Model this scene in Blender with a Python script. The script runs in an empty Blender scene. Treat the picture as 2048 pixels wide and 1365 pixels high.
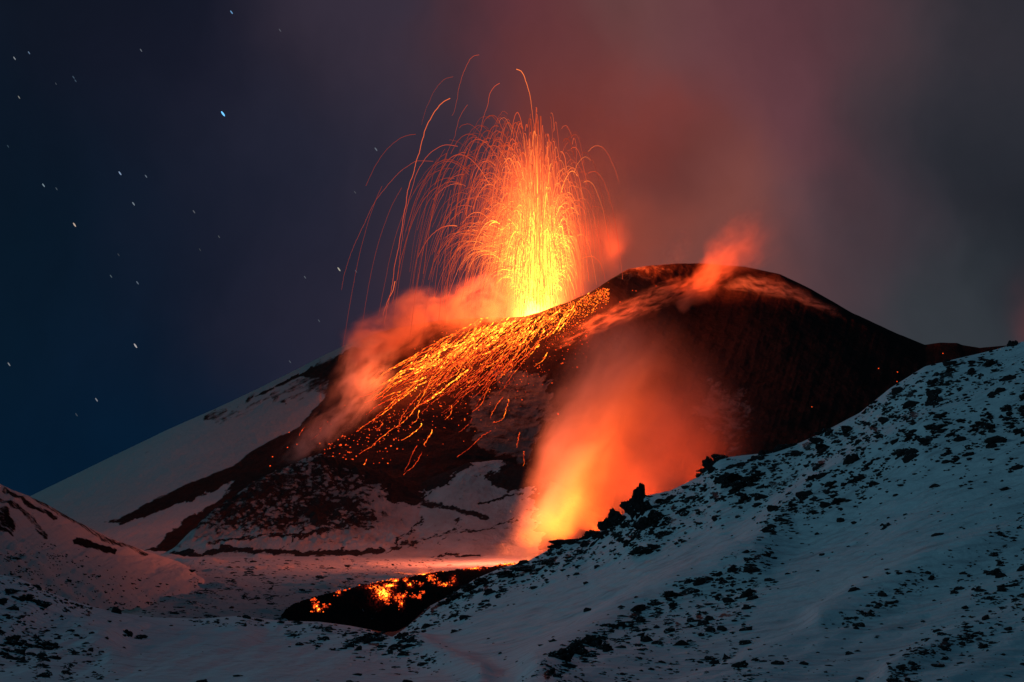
import bpy, math, random
import numpy as np
from mathutils import Vector, Matrix
S = bpy.context.scene
COL = S.collection
rad = math.radians

# ------------------------------------------------------------------ camera
F = 2048 * 60.0 / 36.0                      # focal length in pixels of a 2048 px wide picture
PITCH = math.atan((1000 - 682.5) / F)       # the level line lies at row 1000
cam_d = bpy.data.cameras.new("camera"); cam_d.lens = 60; cam_d.sensor_width = 36
cam_d.clip_start = 1; cam_d.clip_end = 60000
cam = bpy.data.objects.new("camera", cam_d); COL.objects.link(cam)
cam.rotation_euler = (math.pi / 2 + PITCH, 0, 0)
S.camera = cam

# ------------------------------------------------------------------ render
S.view_settings.view_transform = 'Standard'; S.view_settings.look = 'None'
S.view_settings.gamma = 1; S.view_settings.exposure = 0; S.view_settings.use_curve_mapping = False
S.cycles.use_denoising = True
S.cycles.max_bounces = 5; S.cycles.diffuse_bounces = 2; S.cycles.glossy_bounces = 1
S.cycles.volume_bounces = 1; S.cycles.transparent_max_bounces = 16
S.cycles.volume_step_rate = 1.0; S.cycles.volume_max_steps = 256
S.cycles.sample_clamp_indirect = 4

def lin(c):
    r = []
    for v in c:
        v /= 255.0
        r.append(v / 12.92 if v <= 0.04045 else ((v + 0.055) / 1.055) ** 2.4)
    return r
class NT:
    "small helper to write node trees"
    def __init__(s, tree): s.t = tree; s.n = tree.nodes; s.l = tree.links
    def new(s, typ, **kw):
        n = s.n.new(typ)
        for k, v in kw.items(): setattr(n, k, v)
        return n
    def put(s, sock, v):
        if hasattr(v, 'links'): s.l.new(v, sock)
        elif v is not None:
            if isinstance(v, (tuple, list)) and len(v) == 3 and sock.type == 'RGBA': v = tuple(v) + (1,)
            sock.default_value = v
    def m(s, op, a, b=None, c=None, clamp=False):
        n = s.new('ShaderNodeMath', operation=op, use_clamp=clamp)
        s.put(n.inputs[0], a)
        if b is not None: s.put(n.inputs[1], b)
        if c is not None: s.put(n.inputs[2], c)
        return n.outputs[0]
    def vm(s, op, a, b=None):
        n = s.new('ShaderNodeVectorMath', operation=op)
        s.put(n.inputs[0], a)
        if b is not None:
            if op == 'SCALE': s.put(n.inputs[3], b)
            else: s.put(n.inputs[1], b)
        return n.outputs[1] if op in ('LENGTH', 'DOT_PRODUCT', 'DISTANCE') else n.outputs[0]
    def sep(s, v):
        n = s.new('ShaderNodeSeparateXYZ'); s.put(n.inputs[0], v); return n.outputs
    def comb(s, x, y, z):
        n = s.new('ShaderNodeCombineXYZ')
        for i, v in enumerate((x, y, z)): s.put(n.inputs[i], v)
        return n.outputs[0]
    def noise(s, vec, scale, detail=3, rough=0.5, dist=0.0, color=False):
        n = s.new('ShaderNodeTexNoise'); s.put(n.inputs['Vector'], vec)
        n.inputs['Scale'].default_value = scale; n.inputs['Detail'].default_value = detail
        n.inputs['Roughness'].default_value = rough; n.inputs['Distortion'].default_value = dist
        return n.outputs[1 if color else 0]
    def rng(s, v, a, b, c=0.0, d=1.0, smooth=True):
        n = s.new('ShaderNodeMapRange', interpolation_type='SMOOTHSTEP' if smooth else 'LINEAR')
        s.put(n.inputs[0], v); s.put(n.inputs[1], a); s.put(n.inputs[2], b); s.put(n.inputs[3], c); s.put(n.inputs[4], d)
        return n.outputs[0]
    def mix(s, f, a, b):
        n = s.new('ShaderNodeMix', data_type='RGBA'); s.put(n.inputs[0], f)
        s.put(n.inputs[6], a); s.put(n.inputs[7], b); return n.outputs[2]
    def attr(s, name):
        return s.new('ShaderNodeAttribute', attribute_name=name)
    def bump(s, h, strength, dist):
        n = s.new('ShaderNodeBump'); n.inputs['Strength'].default_value = strength
        n.inputs['Distance'].default_value = dist; s.put(n.inputs['Height'], h); return n.outputs[0]

# ------------------------------------------------------------------ sky: night blue, smoke lit by the lava
W = bpy.data.worlds.new("World"); S.world = W; W.use_nodes = True
t = NT(W.node_tree); t.n.clear()
D = t.new('ShaderNodeTexCoord').outputs['Generated']
dx, dy, dz = t.sep(D)
az = t.m('ARCTAN2', dx, dy)                                   # direction as bearing and height
hor = t.m('SQRT', t.m('ADD', t.m('MULTIPLY', dx, dx), t.m('MULTIPLY', dy, dy)))
el = t.m('ARCTAN2', dz, hor)
uv = t.comb(az, el, 0.0)
warp = t.vm('SCALE', t.vm('SUBTRACT', t.noise(t.vm('MULTIPLY', uv, (1, .8, 1)), 9, 4, .5, color=True), (.5, .5, .5)), 0.11)
uvw = t.vm('ADD', uv, warp)
SKY = [  # px, py, spread px, sRGB, weight
 (0, 0, 260, (13, 19, 32), 1), (0, 550, 300, (3, 22, 38), 1), (250, 850, 260, (3, 26, 48), 1), (120, 300, 250, (8, 20, 36), 1),
 (330, 150, 200, (21, 22, 38), 1), (420, 560, 220, (20, 26, 44), 1), (560, 320, 170, (36, 36, 52), 1), (620, 620, 160, (38, 36, 52), 1),
 (700, 90, 170, (52, 44, 58), 1), (760, 420, 120, (46, 42, 58), 1), (900, 120, 110, (66, 48, 58), 1), (1010, 60, 120, (88, 50, 56), 1),
 (930, 190, 90, (58, 48, 60), .8), (1120, 160, 110, (98, 54, 54), 1), (1240, 250, 110, (124, 56, 46), 1.3), (1120, 260, 90, (104, 52, 48), 1),
 (1280, 60, 140, (94, 66, 66), 1), (1440, 130, 150, (92, 60, 66), 1), (1320, 330, 90, (82, 50, 50), 1.1), (1400, 420, 150, (116, 70, 62), 1.1),
 (1600, 60, 150, (84, 56, 64), 1), (1590, 260, 130, (88, 58, 66), 1), (1640, 450, 150, (78, 60, 66), 1), (1780, 150, 150, (68, 56, 62), 1),
 (1760, 420, 120, (62, 52, 60), 1), (1900, 300, 150, (44, 46, 54), 1), (2040, 60, 170, (44, 44, 52), 1), (2040, 420, 170, (32, 36, 44), 1),
 (1850, 600, 130, (50, 56, 62), 1), (2080, 665, 60, (92, 56, 58), .8), (1250, 470, 80, (150, 66, 44), .8), (1180, 340, 60, (134, 56, 42), .8),
 (880, 300, 110, (52, 42, 56), 1), (960, 420, 120, (60, 44, 56), 1), (900, 560, 120, (62, 44, 56), 1), (1080, 600, 120, (80, 48, 52), .8)]
num = None; den = None
for px, py, sp, c, w in SKY:
    p = ((px - 1024) / F, (1000 - py) / F, 0)
    d = t.vm('DISTANCE', uvw, p)
    q = t.m('MULTIPLY', d, F / (sp * 1.0))
    g = t.m('MULTIPLY', t.m('EXPONENT', t.m('MULTIPLY', t.m('MULTIPLY', q, q), -1.0)), float(w))
    cc = t.vm('SCALE', tuple(v * (1.22 if c[0] > 80 and i_ == 0 else 1.0) for i_, v in enumerate(lin(c))), g)
    num = cc if num is None else t.vm('ADD', num, cc)
    den = g if den is None else t.m('ADD', den, g)
AMB = lin((32, 55, 68))                                       # moonlit night air all round
num = t.vm('ADD', num, tuple(v * 0.02 for v in AMB)); den = t.m('ADD', den, 0.02)
skyc = t.vm('DIVIDE', num, t.comb(den, den, den))
pale = t.noise(t.vm('MULTIPLY', uvw, (1, .6, 1)), 14, 5, .55)
skyc = t.vm('SCALE', skyc, t.rng(pale, .25, .75, .86, 1.14, False))
bg = t.new('ShaderNodeBackground'); t.put(bg.inputs[0], skyc); bg.inputs[1].default_value = 1.0
nish = t.new('ShaderNodeTexSky', sky_type='NISHITA', sun_disc=False); nish.sun_elevation = rad(-4); nish.sun_rotation = rad(240)
bg2 = t.new('ShaderNodeBackground'); t.l.new(nish.outputs[0], bg2.inputs[0]); bg2.inputs[1].default_value = 0.05
add = t.new('ShaderNodeAddShader'); t.l.new(bg.outputs[0], add.inputs[0]); t.l.new(bg2.outputs[0], add.inputs[1])
wo = t.new('ShaderNodeOutputWorld'); t.l.new(add.outputs[0], wo.inputs[0])
W.cycles.sampling_method = 'MANUAL'; W.cycles.sample_map_resolution = 256

# ------------------------------------------------------------------ moon
ld = bpy.data.lights.new("moon", 'SUN'); ld.energy = 0.245; ld.angle = rad(12); ld.color = (.42, .82, 1.0)
lo = bpy.data.objects.new("moon", ld); COL.objects.link(lo)
md = Vector((-.86, -.22, .26)); lo.rotation_euler = md.to_track_quat('Z', 'Y').to_euler()

# ------------------------------------------------------------------ picture geometry -> world
cT, sT = math.cos(PITCH), math.sin(PITCH)
def P(px, py, Y):
    "point of the place seen at (px,py) that stands Y metres north of the camera"
    px, py, Y = np.broadcast_arrays(np.asarray(px, float), np.asarray(py, float), np.asarray(Y, float))
    a = (px - 1024) / F; b = (682.5 - py) / F
    s = Y / (cT - b * sT)
    return np.stack([a * s, Y, s * (sT + b * cT)], -1)
def proj(p):
    d = p[..., 1] * cT + p[..., 2] * sT; u = -p[..., 1] * sT + p[..., 2] * cT
    return 1024 + F * p[..., 0] / d, 682.5 - F * u / d

# ------------------------------------------------------------------ noise
def _h(ix, iy, seed):
    n = (ix.astype(np.int64) * 374761393 + iy.astype(np.int64) * 668265263 + seed * 1442695041) & 0xffffffff
    n = ((n ^ (n >> 13)) * 1274126177) & 0xffffffff
    return (n ^ (n >> 16)) & 0xffff
def perlin(x, y, seed=0):
    xi = np.floor(x); yi = np.floor(y); xf = x - xi; yf = y - yi
    def g(ox, oy):
        a = _h(xi + ox, yi + oy, seed) * (2 * math.pi / 65536)
        return np.cos(a) * (xf - ox) + np.sin(a) * (yf - oy)
    u = xf ** 3 * (xf * (xf * 6 - 15) + 10); v = yf ** 3 * (yf * (yf * 6 - 15) + 10)
    a = g(0, 0); b = g(1, 0); c = g(0, 1); d = g(1, 1)
    return ((a + (b - a) * u) * (1 - v) + (c + (d - c) * u) * v) * 1.5
def fbm(x, y, oct=4, seed=0, gain=.5, ridged=False):
    s = 0; a = 1; n = 0
    for i in range(oct):
        v = perlin(x, y, seed + i * 17)
        if ridged: v = 1 - 2 * np.abs(v)
        s = s + a * v; n += a; a *= gain; x = x * 2.03 + 3.1; y = y * 2.03 + 1.7
    return s / n
def sstep(a, b, v):
    q = np.clip((v - a) / (b - a), 0, 1); return q * q * (3 - 2 * q)
def poly_sdf(x, y, pts):
    "signed distance to a polygon, positive inside"
    pts = np.asarray(pts, float); d = np.full(x.shape, 1e9); ins = np.zeros(x.shape, bool)
    for i in range(len(pts)):
        ax, ay = pts[i]; bx, by = pts[(i + 1) % len(pts)]
        ex, ey = bx - ax, by - ay; wx, wy = x - ax, y - ay
        tt = np.clip((wx * ex + wy * ey) / (ex * ex + ey * ey + 1e-9), 0, 1)
        d = np.minimum(d, np.hypot(wx - ex * tt, wy - ey * tt))
        c = ((ay > y) != (by > y))
        with np.errstate(divide='ignore', invalid='ignore'):
            c &= x < (bx - ax) * (y - ay) / (by - ay if by != ay else 1e-9) + ax
        ins ^= c
    return np.where(ins, d, -d)
def line_dist(x, y, pts):
    d = np.full(x.shape, 1e9)
    for (ax, ay), (bx, by) in zip(pts[:-1], pts[1:]):
        ex, ey = bx - ax, by - ay
        tt = np.clip(((x - ax) * ex + (y - ay) * ey) / (ex * ex + ey * ey + 1e-9), 0, 1)
        d = np.minimum(d, np.hypot(x - ax - ex * tt, y - ay - ey * tt))
    return d
def pchip(ts, ys, q):
    "monotone cubic through rows ys[k] (each an array over columns) at ts[k], read at q"
    ts = np.asarray(ts, float); ys = np.asarray(ys, float); K = len(ts)
    h = np.diff(ts)[:, None]; dl = np.diff(ys, axis=0) / h
    m = np.zeros_like(ys)
    for k in range(1, K - 1):
        a, b = dl[k - 1], dl[k]; w1 = 2 * h[k] + h[k - 1]; w2 = h[k] + 2 * h[k - 1]
        with np.errstate(divide='ignore', invalid='ignore'):
            v = (w1 + w2) / (w1 / a + w2 / b)
        m[k] = np.where(a * b > 0, v, 0)
    m[0] = dl[0]; m[-1] = dl[-1]
    k = np.clip(np.searchsorted(ts, q, side='right') - 1, 0, K - 2)
    hh = (ts[k + 1] - ts[k])[:, None]; s = ((q - ts[k])[:, None]) / hh
    return ((1 + 2 * s) * (1 - s) ** 2 * ys[k] + s * (1 - s) ** 2 * hh * m[k] + s * s * (3 - 2 * s) * ys[k + 1] + s * s * (s - 1) * hh * m[k + 1])
def curve(pts, x, smooth=0):
    pts = sorted(pts); a = np.array(pts, float); y = np.interp(x, a[:, 0], a[:, 1])
    if smooth:
        xs = np.arange(-900, 3000, 2.0); ys = np.interp(xs, a[:, 0], a[:, 1])
        k = np.hanning(int(smooth) | 1); k /= k.sum(); pad = len(k) // 2
        ys = np.convolve(np.pad(ys, pad, mode='edge'), k, 'valid'); y = np.interp(x, xs, ys)
    return y

# ------------------------------------------------------------------ meshes
def tag(o, label=None, cat=None, group=None, kind=None):
    if label: o['label'] = label
    if cat: o['category'] = cat
    if group: o['group'] = group
    if kind: o['kind'] = kind
    return o
def mesh_np(name, V, Fq, mats, attrs=None, smooth=True, parent=None, midx=None):
    V = np.ascontiguousarray(V, np.float32).reshape(-1, 3); Fq = np.ascontiguousarray(Fq, np.int32)
    me = bpy.data.meshes.new(name); k = Fq.shape[1]
    me.vertices.add(len(V)); me.vertices.foreach_set('co', V.ravel())
    me.loops.add(Fq.size); me.loops.foreach_set('vertex_index', Fq.ravel())
    me.polygons.add(len(Fq)); me.polygons.foreach_set('loop_start', np.arange(0, Fq.size, k, dtype=np.int32))
    if not isinstance(mats, (list, tuple)): mats = [mats]
    for m_ in mats: me.materials.append(m_)
    if midx is not None: me.polygons.foreach_set('material_index', midx.astype(np.int32))
    me.update(calc_edges=True)
    me.polygons.foreach_set('use_smooth', np.full(len(Fq), smooth, bool))
    for an, av in (attrs or {}).items():
        at = me.attributes.new(an, 'FLOAT', 'POINT'); at.data.foreach_set('value', np.ascontiguousarray(av, np.float32).ravel())
    me.validate()
    o = bpy.data.objects.new(name, me); COL.objects.link(o)
    if parent: o.parent = parent
    return o
def grid_faces(nr, nc):
    i = np.arange(nr * nc).reshape(nr, nc)
    return np.stack([i[:-1, :-1], i[:-1, 1:], i[1:, 1:], i[1:, :-1]], -1).reshape(-1, 4)
class Land:
    "a stretch of land: for every bearing (column px) a profile of (distance, picture row)"
    def __init__(s, rows, counts, cols):
        # rows: list of (Yfunc, pyfunc); counts: rows of vertices between two profile points
        s.cols = cols; K = len(rows)
        Ys = np.array([np.broadcast_to(r[0](cols), cols.shape) for r in rows], float)
        Ps = np.array([np.broadcast_to(r[1](cols), cols.shape) for r in rows], float)
        q = np.concatenate([np.linspace(k, k + 1, c, endpoint=False) for k, c in enumerate(counts)] + [[K - 1.0]])
        s.q = q; s.Y = pchip(range(K), Ys, q); s.py = pchip(range(K), Ps, q)
        s.P = P(cols[None, :], s.py, s.Y)
    def finish(s):
        s.px2, s.py2 = proj(s.P)
        s.mono = np.minimum.accumulate(s.py2, axis=0)
    def at(s, px, py, lift=0.0):
        "the point of the surface seen at (px,py)"
        c = np.clip(np.searchsorted(s.cols, px), 1, len(s.cols) - 1)
        f = (px - s.cols[c - 1]) / (s.cols[c] - s.cols[c - 1]); out = []
        for cc in (c - 1, c):
            col = s.mono[:, cc]; ir = len(col) - np.searchsorted(col[::-1], py, side='right')   # first row with mono<py
            ir = min(max(ir, 1), len(col) - 1)
            a, b = col[ir - 1], col[ir]; g = 0 if a == b else min(max((a - py) / (a - b), 0), 1)
            out.append(s.P[ir - 1, cc] * (1 - g) + s.P[ir, cc] * g)
        p = out[0] * (1 - f) + out[1] * f; p[2] += lift
        return p
    def top(s, px): return float(np.interp(px, s.cols, s.py2.min(axis=0)))
def cols_for(a, b, step, lo=-900, hi=2950, coarse=14):
    return np.concatenate([np.arange(lo, a, coarse), np.arange(a, b, step), np.arange(b, hi, coarse)])
# ------------------------------------------------------------------ ground materials
def pbsdf(m):
    m.use_nodes = True; t = NT(m.node_tree); b = t.n['Principled BSDF']; return t, b
def snow_ground(name, snow_rgb, rock_rgb, scale, bumpd, lo=.36, hi=.66):
    "snow over black ash; attribute bare says where the ash lies open"
    m = bpy.data.materials.new(name); t, b = pbsdf(m)
    pos = t.new('ShaderNodeNewGeometry').outputs['Position']
    bare = t.attr('bare').outputs['Fac']
    n1 = t.noise(pos, scale, 8, .62); n2 = t.noise(t.vm('MULTIPLY', pos, (1, .35, 1.4)), scale * 4, 6, .6)
    k = t.m('ADD', bare, t.m('ADD', t.m('MULTIPLY', t.m('SUBTRACT', n1, .5), .9), t.m('MULTIPLY', t.m('SUBTRACT', n2, .5), .5)))
    k = t.rng(k, lo, hi)
    tone = t.noise(pos, scale * .4, 5, .6); dust_dim = t.attr('dust_dim').outputs['Fac']
    sn = t.mix(tone, tuple(v * .80 for v in snow_rgb), snow_rgb); sn = t.mix(dust_dim, sn, t.mix(n2, (.10, .09, .09), (.17, .16, .16)))  # greys the snow: ash dust, and moonlight toned down in the colour
    rk = t.mix(n2, tuple(v * .5 for v in rock_rgb), tuple(v * 1.5 for v in rock_rgb))
    t.put(b.inputs['Base Color'], t.mix(k, sn, rk)); b.inputs['Roughness'].default_value = 1
    b.inputs['Specular IOR Level'].default_value = 0
    h = t.m('ADD', t.m('MULTIPLY', n2, .5), t.m('MULTIPLY', n1, t.m('ADD', .5, k)))
    t.put(b.inputs['Normal'], t.bump(h, .8, bumpd))
    return m
M_far = snow_ground("cone_snow_and_ash", (.62, .66, .70), (.034, .022, .021), .05, 2.2)
M_hill = snow_ground("hill_snow_and_lava", (.66, .66, .68), (.042, .032, .032), .11, 2.4, .43, .58)  # rock lifted above black, haze put into its colour
M_plain = snow_ground("plain_snow", (.70, .74, .78), (.02, .02, .02), .16, 1.2, .43, .6)
M_ridge = snow_ground("ridge_snow", (.70, .70, .72), (.02, .018, .018), .14, 1.2, .42, .6)
def near_snow():
    m = bpy.data.materials.new("wind_packed_snow"); t, b = pbsdf(m)
    pos = t.new('ShaderNodeNewGeometry').outputs['Position']
    bare = t.attr('bare').outputs['Fac']
    rp = t.new('ShaderNodeVectorRotate', rotation_type='Z_AXIS'); t.put(rp.inputs['Vector'], pos); rp.inputs['Angle'].default_value = rad(-18)
    st = t.noise(t.vm('MULTIPLY', rp.outputs[0], (.14, 1.2, 1.2)), .9, 5, .6)
    fine = t.noise(pos, 2.4, 5, .6); big = t.noise(pos, .035, 3, .5)
    k = t.rng(t.m('ADD', bare, t.m('MULTIPLY', t.m('SUBTRACT', fine, .5), .9)), .5, .62)
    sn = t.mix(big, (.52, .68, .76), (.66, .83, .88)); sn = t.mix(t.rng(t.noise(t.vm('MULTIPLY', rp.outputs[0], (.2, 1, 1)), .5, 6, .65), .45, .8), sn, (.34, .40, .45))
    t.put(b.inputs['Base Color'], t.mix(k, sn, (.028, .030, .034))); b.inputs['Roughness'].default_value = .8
    b.inputs['Specular IOR Level'].default_value = .2
    h = t.m('ADD', t.m('MULTIPLY', st, .7), t.m('MULTIPLY', fine, .22))
    t.put(b.inputs['Normal'], t.bump(h, .8, .6))
    return m
M_near = near_snow()

# ------------------------------------------------------------------ volcano
VC = cols_for(-80, 2100, 1.6)
crest = [(-900, 1300), (-400, 1180), (30, 1005), (62, 992), (200, 925), (330, 862), (430, 818), (520, 776), (600, 736), (640, 715), (690, 690),
 (780, 658), (870, 642), (960, 636), (1010, 636), (1050, 633), (1080, 625), (1130, 607), (1180, 586), (1200, 573), (1226, 555), (1256, 539), (1300, 532),
 (1350, 528), (1395, 527), (1440, 531), (1490, 534), (1560, 550), (1620, 577), (1700, 624), (1780, 662), (1850, 690), (1880, 686), (1915, 687),
 (1924, 691), (1960, 697), (2020, 690), (2120, 700), (2500, 780), (2950, 880)]
craterw = lambda x: sstep(960, 1020, x) * (1 - sstep(1190, 1216, x))
Yc = lambda x: curve([(-900, 1500), (600, 1500), (1000, 1450), (1200, 1455), (1250, 1500), (1390, 1600), (1700, 1560), (2950, 1500)], x, 9)
cr = lambda x: curve(crest, x, 5)
crs = lambda x: curve(crest, x, 160)
Ys = lambda x: curve([(-900, 1500), (600, 1500), (1000, 1450), (1205, 1470), (1390, 1600), (1700, 1560), (2950, 1500)], x, 300)
base = lambda x: 1150 + 0 * x
vrows = [(lambda x: 760 + 0 * x, lambda x: 1190 + 0 * x), (lambda x: 860 + 0 * x, base),
 (lambda x: 860 + (Ys(x) - 860) * .36, lambda x: base(x) + (crs(x) - base(x)) * .27),
 (lambda x: 860 + (Ys(x) - 860) * .72, lambda x: base(x) + (crs(x) * .8 + cr(x) * .2 - base(x)) * .65),
 (Yc, cr),
 (lambda x: Yc(x) + 45, lambda x: cr(x) + 34 * craterw(x) + 14),
 (lambda x: Yc(x) + 110, lambda x: cr(x) + 60 * craterw(x) + 45),
 (lambda x: Yc(x) + 190, lambda x: cr(x) + 12 * craterw(x) + 85),
 (lambda x: Yc(x) + 900, lambda x: cr(x) * .3 + 1010 * .7 + 30)]
V = Land(vrows, (20, 70, 130, 190, 16, 14, 14, 14), VC)
X, Yw = V.P[..., 0], V.P[..., 1]; V.finish(); px, py = V.px2, V.py2
edge = 1 - .75 * sstep(-26, 0, -(py - cr(VC)[None, :]))            # keep the skyline calm
dn = fbm(X / 60, Yw / 60, 5, 3) * 7 + fbm(X / 14, Yw / 25, 4, 9) * .8
gul = fbm(px / 26 + py / 90, py / 260 - px / 500, 4, 21, ridged=True)   # gullies that run down the slope
rough = np.where(px > 640, 1, .35)
stk0 = fbm((px - .5 * py) / 110, (py + .47 * px) / 8, 5, 36, .6)
V.P[..., 2] += (dn * .7 * rough + gul * .7 * sstep(600, 700, px) + stk0 * .9 * (1 - sstep(600, 720, px))) * edge
V.finish(); px, py = V.px2, V.py2
wob = fbm(px / 70, py / 50, 6, 31, .62) * 60 + fbm((px * .75 + py) / 12, (py - px * .75) / 60, 5, 32, .6) * 26
snowL = poly_sdf(px, py, [(-900, 1600), (-900, 1200), (62, 960), (330, 820), (520, 790), (600, 752), (655, 760), (650, 795), (600, 850), (545, 880), (500, 905), (450, 940), (380, 965), (300, 1005), (240, 1036), (200, 1045), (100, 1050), (-100, 1100), (-100, 1600)])
stk = fbm((px - .5 * py) / 110, (py + .47 * px) / 8, 5, 36, .6)
bare = 1 - sstep(-6, 6, snowL + wob * .10)
bare = np.maximum(bare, .40 * sstep(.0, .55, stk) * sstep(-20, 60, snowL))
lip = poly_sdf(px, py, [(480, 770), (690, 670), (760, 640), (720, 690), (640, 726), (560, 770), (500, 800)])
bare = np.where(py > cr(VC)[None, :] + 14 + wob * .25, bare, np.minimum(bare, 1 - .85 * sstep(300, 480, px) * (1 - sstep(690, 760, px))))
# brown, half-bare streaks in the upper part of the snow flank
bare = np.maximum(bare, (.50 + .3 * stk) * sstep(-4, 14, poly_sdf(px, py, [(400, 842), (560, 762), (700, 690), (680, 790), (560, 812), (450, 850)]) + wob * .8))
dust_dim = np.zeros(px.shape)
def patch(pts, k, soft=10, wobble=1.0, du=0):
    global bare, dust_dim
    w = sstep(-soft, soft, poly_sdf(px, py, pts) + wob * wobble)
    bare = bare * (1 - w) + k * w; dust_dim = np.maximum(dust_dim, du * w)
patch([(950, 790), (1000, 740), (1080, 730), (1110, 790), (1090, 860), (1060, 915), (1000, 925), (960, 890), (935, 850)], .42, 14, 1, .8)
patch([(250, 1050), (330, 1020), (420, 985), (470, 960), (440, 1000), (370, 1040), (310, 1090), (240, 1085)], .12, 5, .3)
patch([(165, 1042), (240, 1046), (330, 1030), (290, 1062), (330, 1078), (270, 1110), (180, 1110)], .05, 4, .2)
patch([(1420, 760), (1500, 780), (1500, 880), (1470, 910), (1400, 900), (1380, 820)], .52, 30, 1, 1.0)
patch([(1180, 545), (1250, 530), (1380, 528), (1380, 545), (1260, 560), (1215, 575)], .62, 8, .5, 1.0)
M = mesh_np("volcano_cone", V.P, grid_faces(*V.P.shape[:2]), M_far, {'bare': bare, 'dust_dim': np.clip(dust_dim + .42 + .2 * sstep(300, 640, px), 0, 1)})
tag(M, kind='structure')

# ------------------------------------------------------------------ lava hill in front of the cone
HC = cols_for(90, 1300, 1.7, 60, 1900, 8)
hcr = lambda x: curve([(-900, 1190), (60, 1150), (200, 1135), (300, 1118), (345, 1100), (400, 1052), (440, 1015), (500, 972), (540, 952), (580, 938), (615, 921), (645, 915), (690, 925),
 (740, 938), (800, 962), (840, 968), (880, 948), (940, 925), (1000, 922), (1060, 935), (1130, 980), (1250, 1040), (1400, 1100), (1900, 1150)], x, 9)
hb = lambda x: 1118 + 0 * x
hY = lambda x: curve([(-900, 950), (345, 900), (450, 960), (645, 1060), (1000, 1100), (1400, 960), (1900, 940)], x, 60)
H = Land([(lambda x: 800 + 0 * x, lambda x: 1165 + 0 * x), (lambda x: 868 + 0 * x, hb), (lambda x: 868 + (hY(x) - 868) * .5, lambda x: hb(x) + (hcr(x) - hb(x)) * .42),
 (hY, hcr), (lambda x: hY(x) + 50, lambda x: hcr(x) + 26), (lambda x: hY(x) + 160, lambda x: hcr(x) + 110)], (10, 110, 120, 8, 10), HC)
X, Yw = H.P[..., 0], H.P[..., 1]; H.finish(); px, py = H.px2, H.py2
lump = sstep(320, 420, px) * (1 - .65 * sstep(760, 860, px)) * sstep(1110, 1080, py) * sstep(0, 60, py - hcr(HC)[None, :] + 40)
rd = fbm(X / 16, Yw / 30, 5, 41, .6, True)
H.P[..., 2] += rd * 3.2 * lump + fbm(X / 50, Yw / 50, 4, 43) * 2.5 + fbm(X / 5, Yw / 10, 3, 44) * .9 * lump
H.finish(); px, py = H.px2, H.py2
wob = fbm(px / 60, py / 34, 6, 51, .62) * 44 + fbm((px * .75 + py) / 11, (py - px * .75) / 44, 5, 52, .6) * 20
rgh = sstep(330, 400, px) * (1 - sstep(700, 800, px + wob)) * (1 - sstep(1040, 1085, py))
crk_ = fbm((px * .8 + py) / 17, (py - px * .35) / 11, 4, 59, .55, True)
bare = .28 + .22 * rgh * sstep(.25, .62, crk_) + .16 * sstep(0, .6, fbm(px / 22 + py / 50, py / 9, 5, 58, .6)) + .12 * rgh * (1 - 0) + .34 * rgh * sstep(.1, -.45, rd) + fbm(px / 30, py / 20, 4, 55) * .10
def patch2(pts, k, soft=8, wobble=1.0):
    global bare
    w = sstep(-soft, soft, poly_sdf(px, py, pts) + wob * wobble); bare = bare * (1 - w) + k * w
patch2([(745, 900), (900, 895), (940, 930), (850, 985), (830, 1005), (795, 1000), (780, 985), (740, 962), (690, 940), (630, 925), (690, 905)], 1.0, 6, .6)
patch2([(970, 960), (1010, 935), (1080, 905), (1090, 960), (1060, 975), (1020, 985)], 1.0, 6, .4)
patch2([(600, 1030), (640, 1005), (700, 990), (720, 1010), (680, 1030), (620, 1045)], .72, 8)
patch2([(460, 985), (530, 945), (600, 930), (560, 975), (500, 1010), (460, 1015)], .58, 8)
patch2([(1000, 900), (1120, 870), (1500, 930), (1500, 1200), (1130, 1200), (1085, 1100), (1070, 1000)], .9, 8)
for ln, wd, kk in [([(350, 1108), (450, 1100), (600, 1108), (760, 1100)], 5, .75), ([(600, 1075), (700, 1040), (745, 1030)], 3, .65), ([(420, 1090), (520, 1068), (620, 1072), (690, 1050)], 3, .6),
    ([(780, 1095), (850, 1085), (900, 1065), (990, 1060), (1030, 1040)], 3, .55), ([(800, 990), (860, 1010), (930, 1020), (970, 1035)], 5, .6), ([(770, 1105), (810, 1070), (850, 1040)], 2, .6),
    ([(880, 1090), (905, 1060), (920, 1040)], 2, .55), ([(560, 1100), (600, 1070), (610, 1040)], 2, .6), ([(840, 1118), (890, 1108), (960, 1112)], 3, .6), ([(960, 1010), (1010, 1000), (1040, 985)], 3, .6)]:
    dd = line_dist(px + wob * .5, py + wob * .35, ln); bare = np.maximum(bare, kk * (1 - sstep(wd * .5, wd * 2.2, dd)))
M = mesh_np("lava_hill", H.P, grid_faces(*H.P.shape[:2]), M_hill, {'bare': bare, 'dust_dim': .40 + .25 * rgh + .25 * fbm(px / 50, py / 30, 4, 57)}); tag(M, kind='structure')

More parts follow.
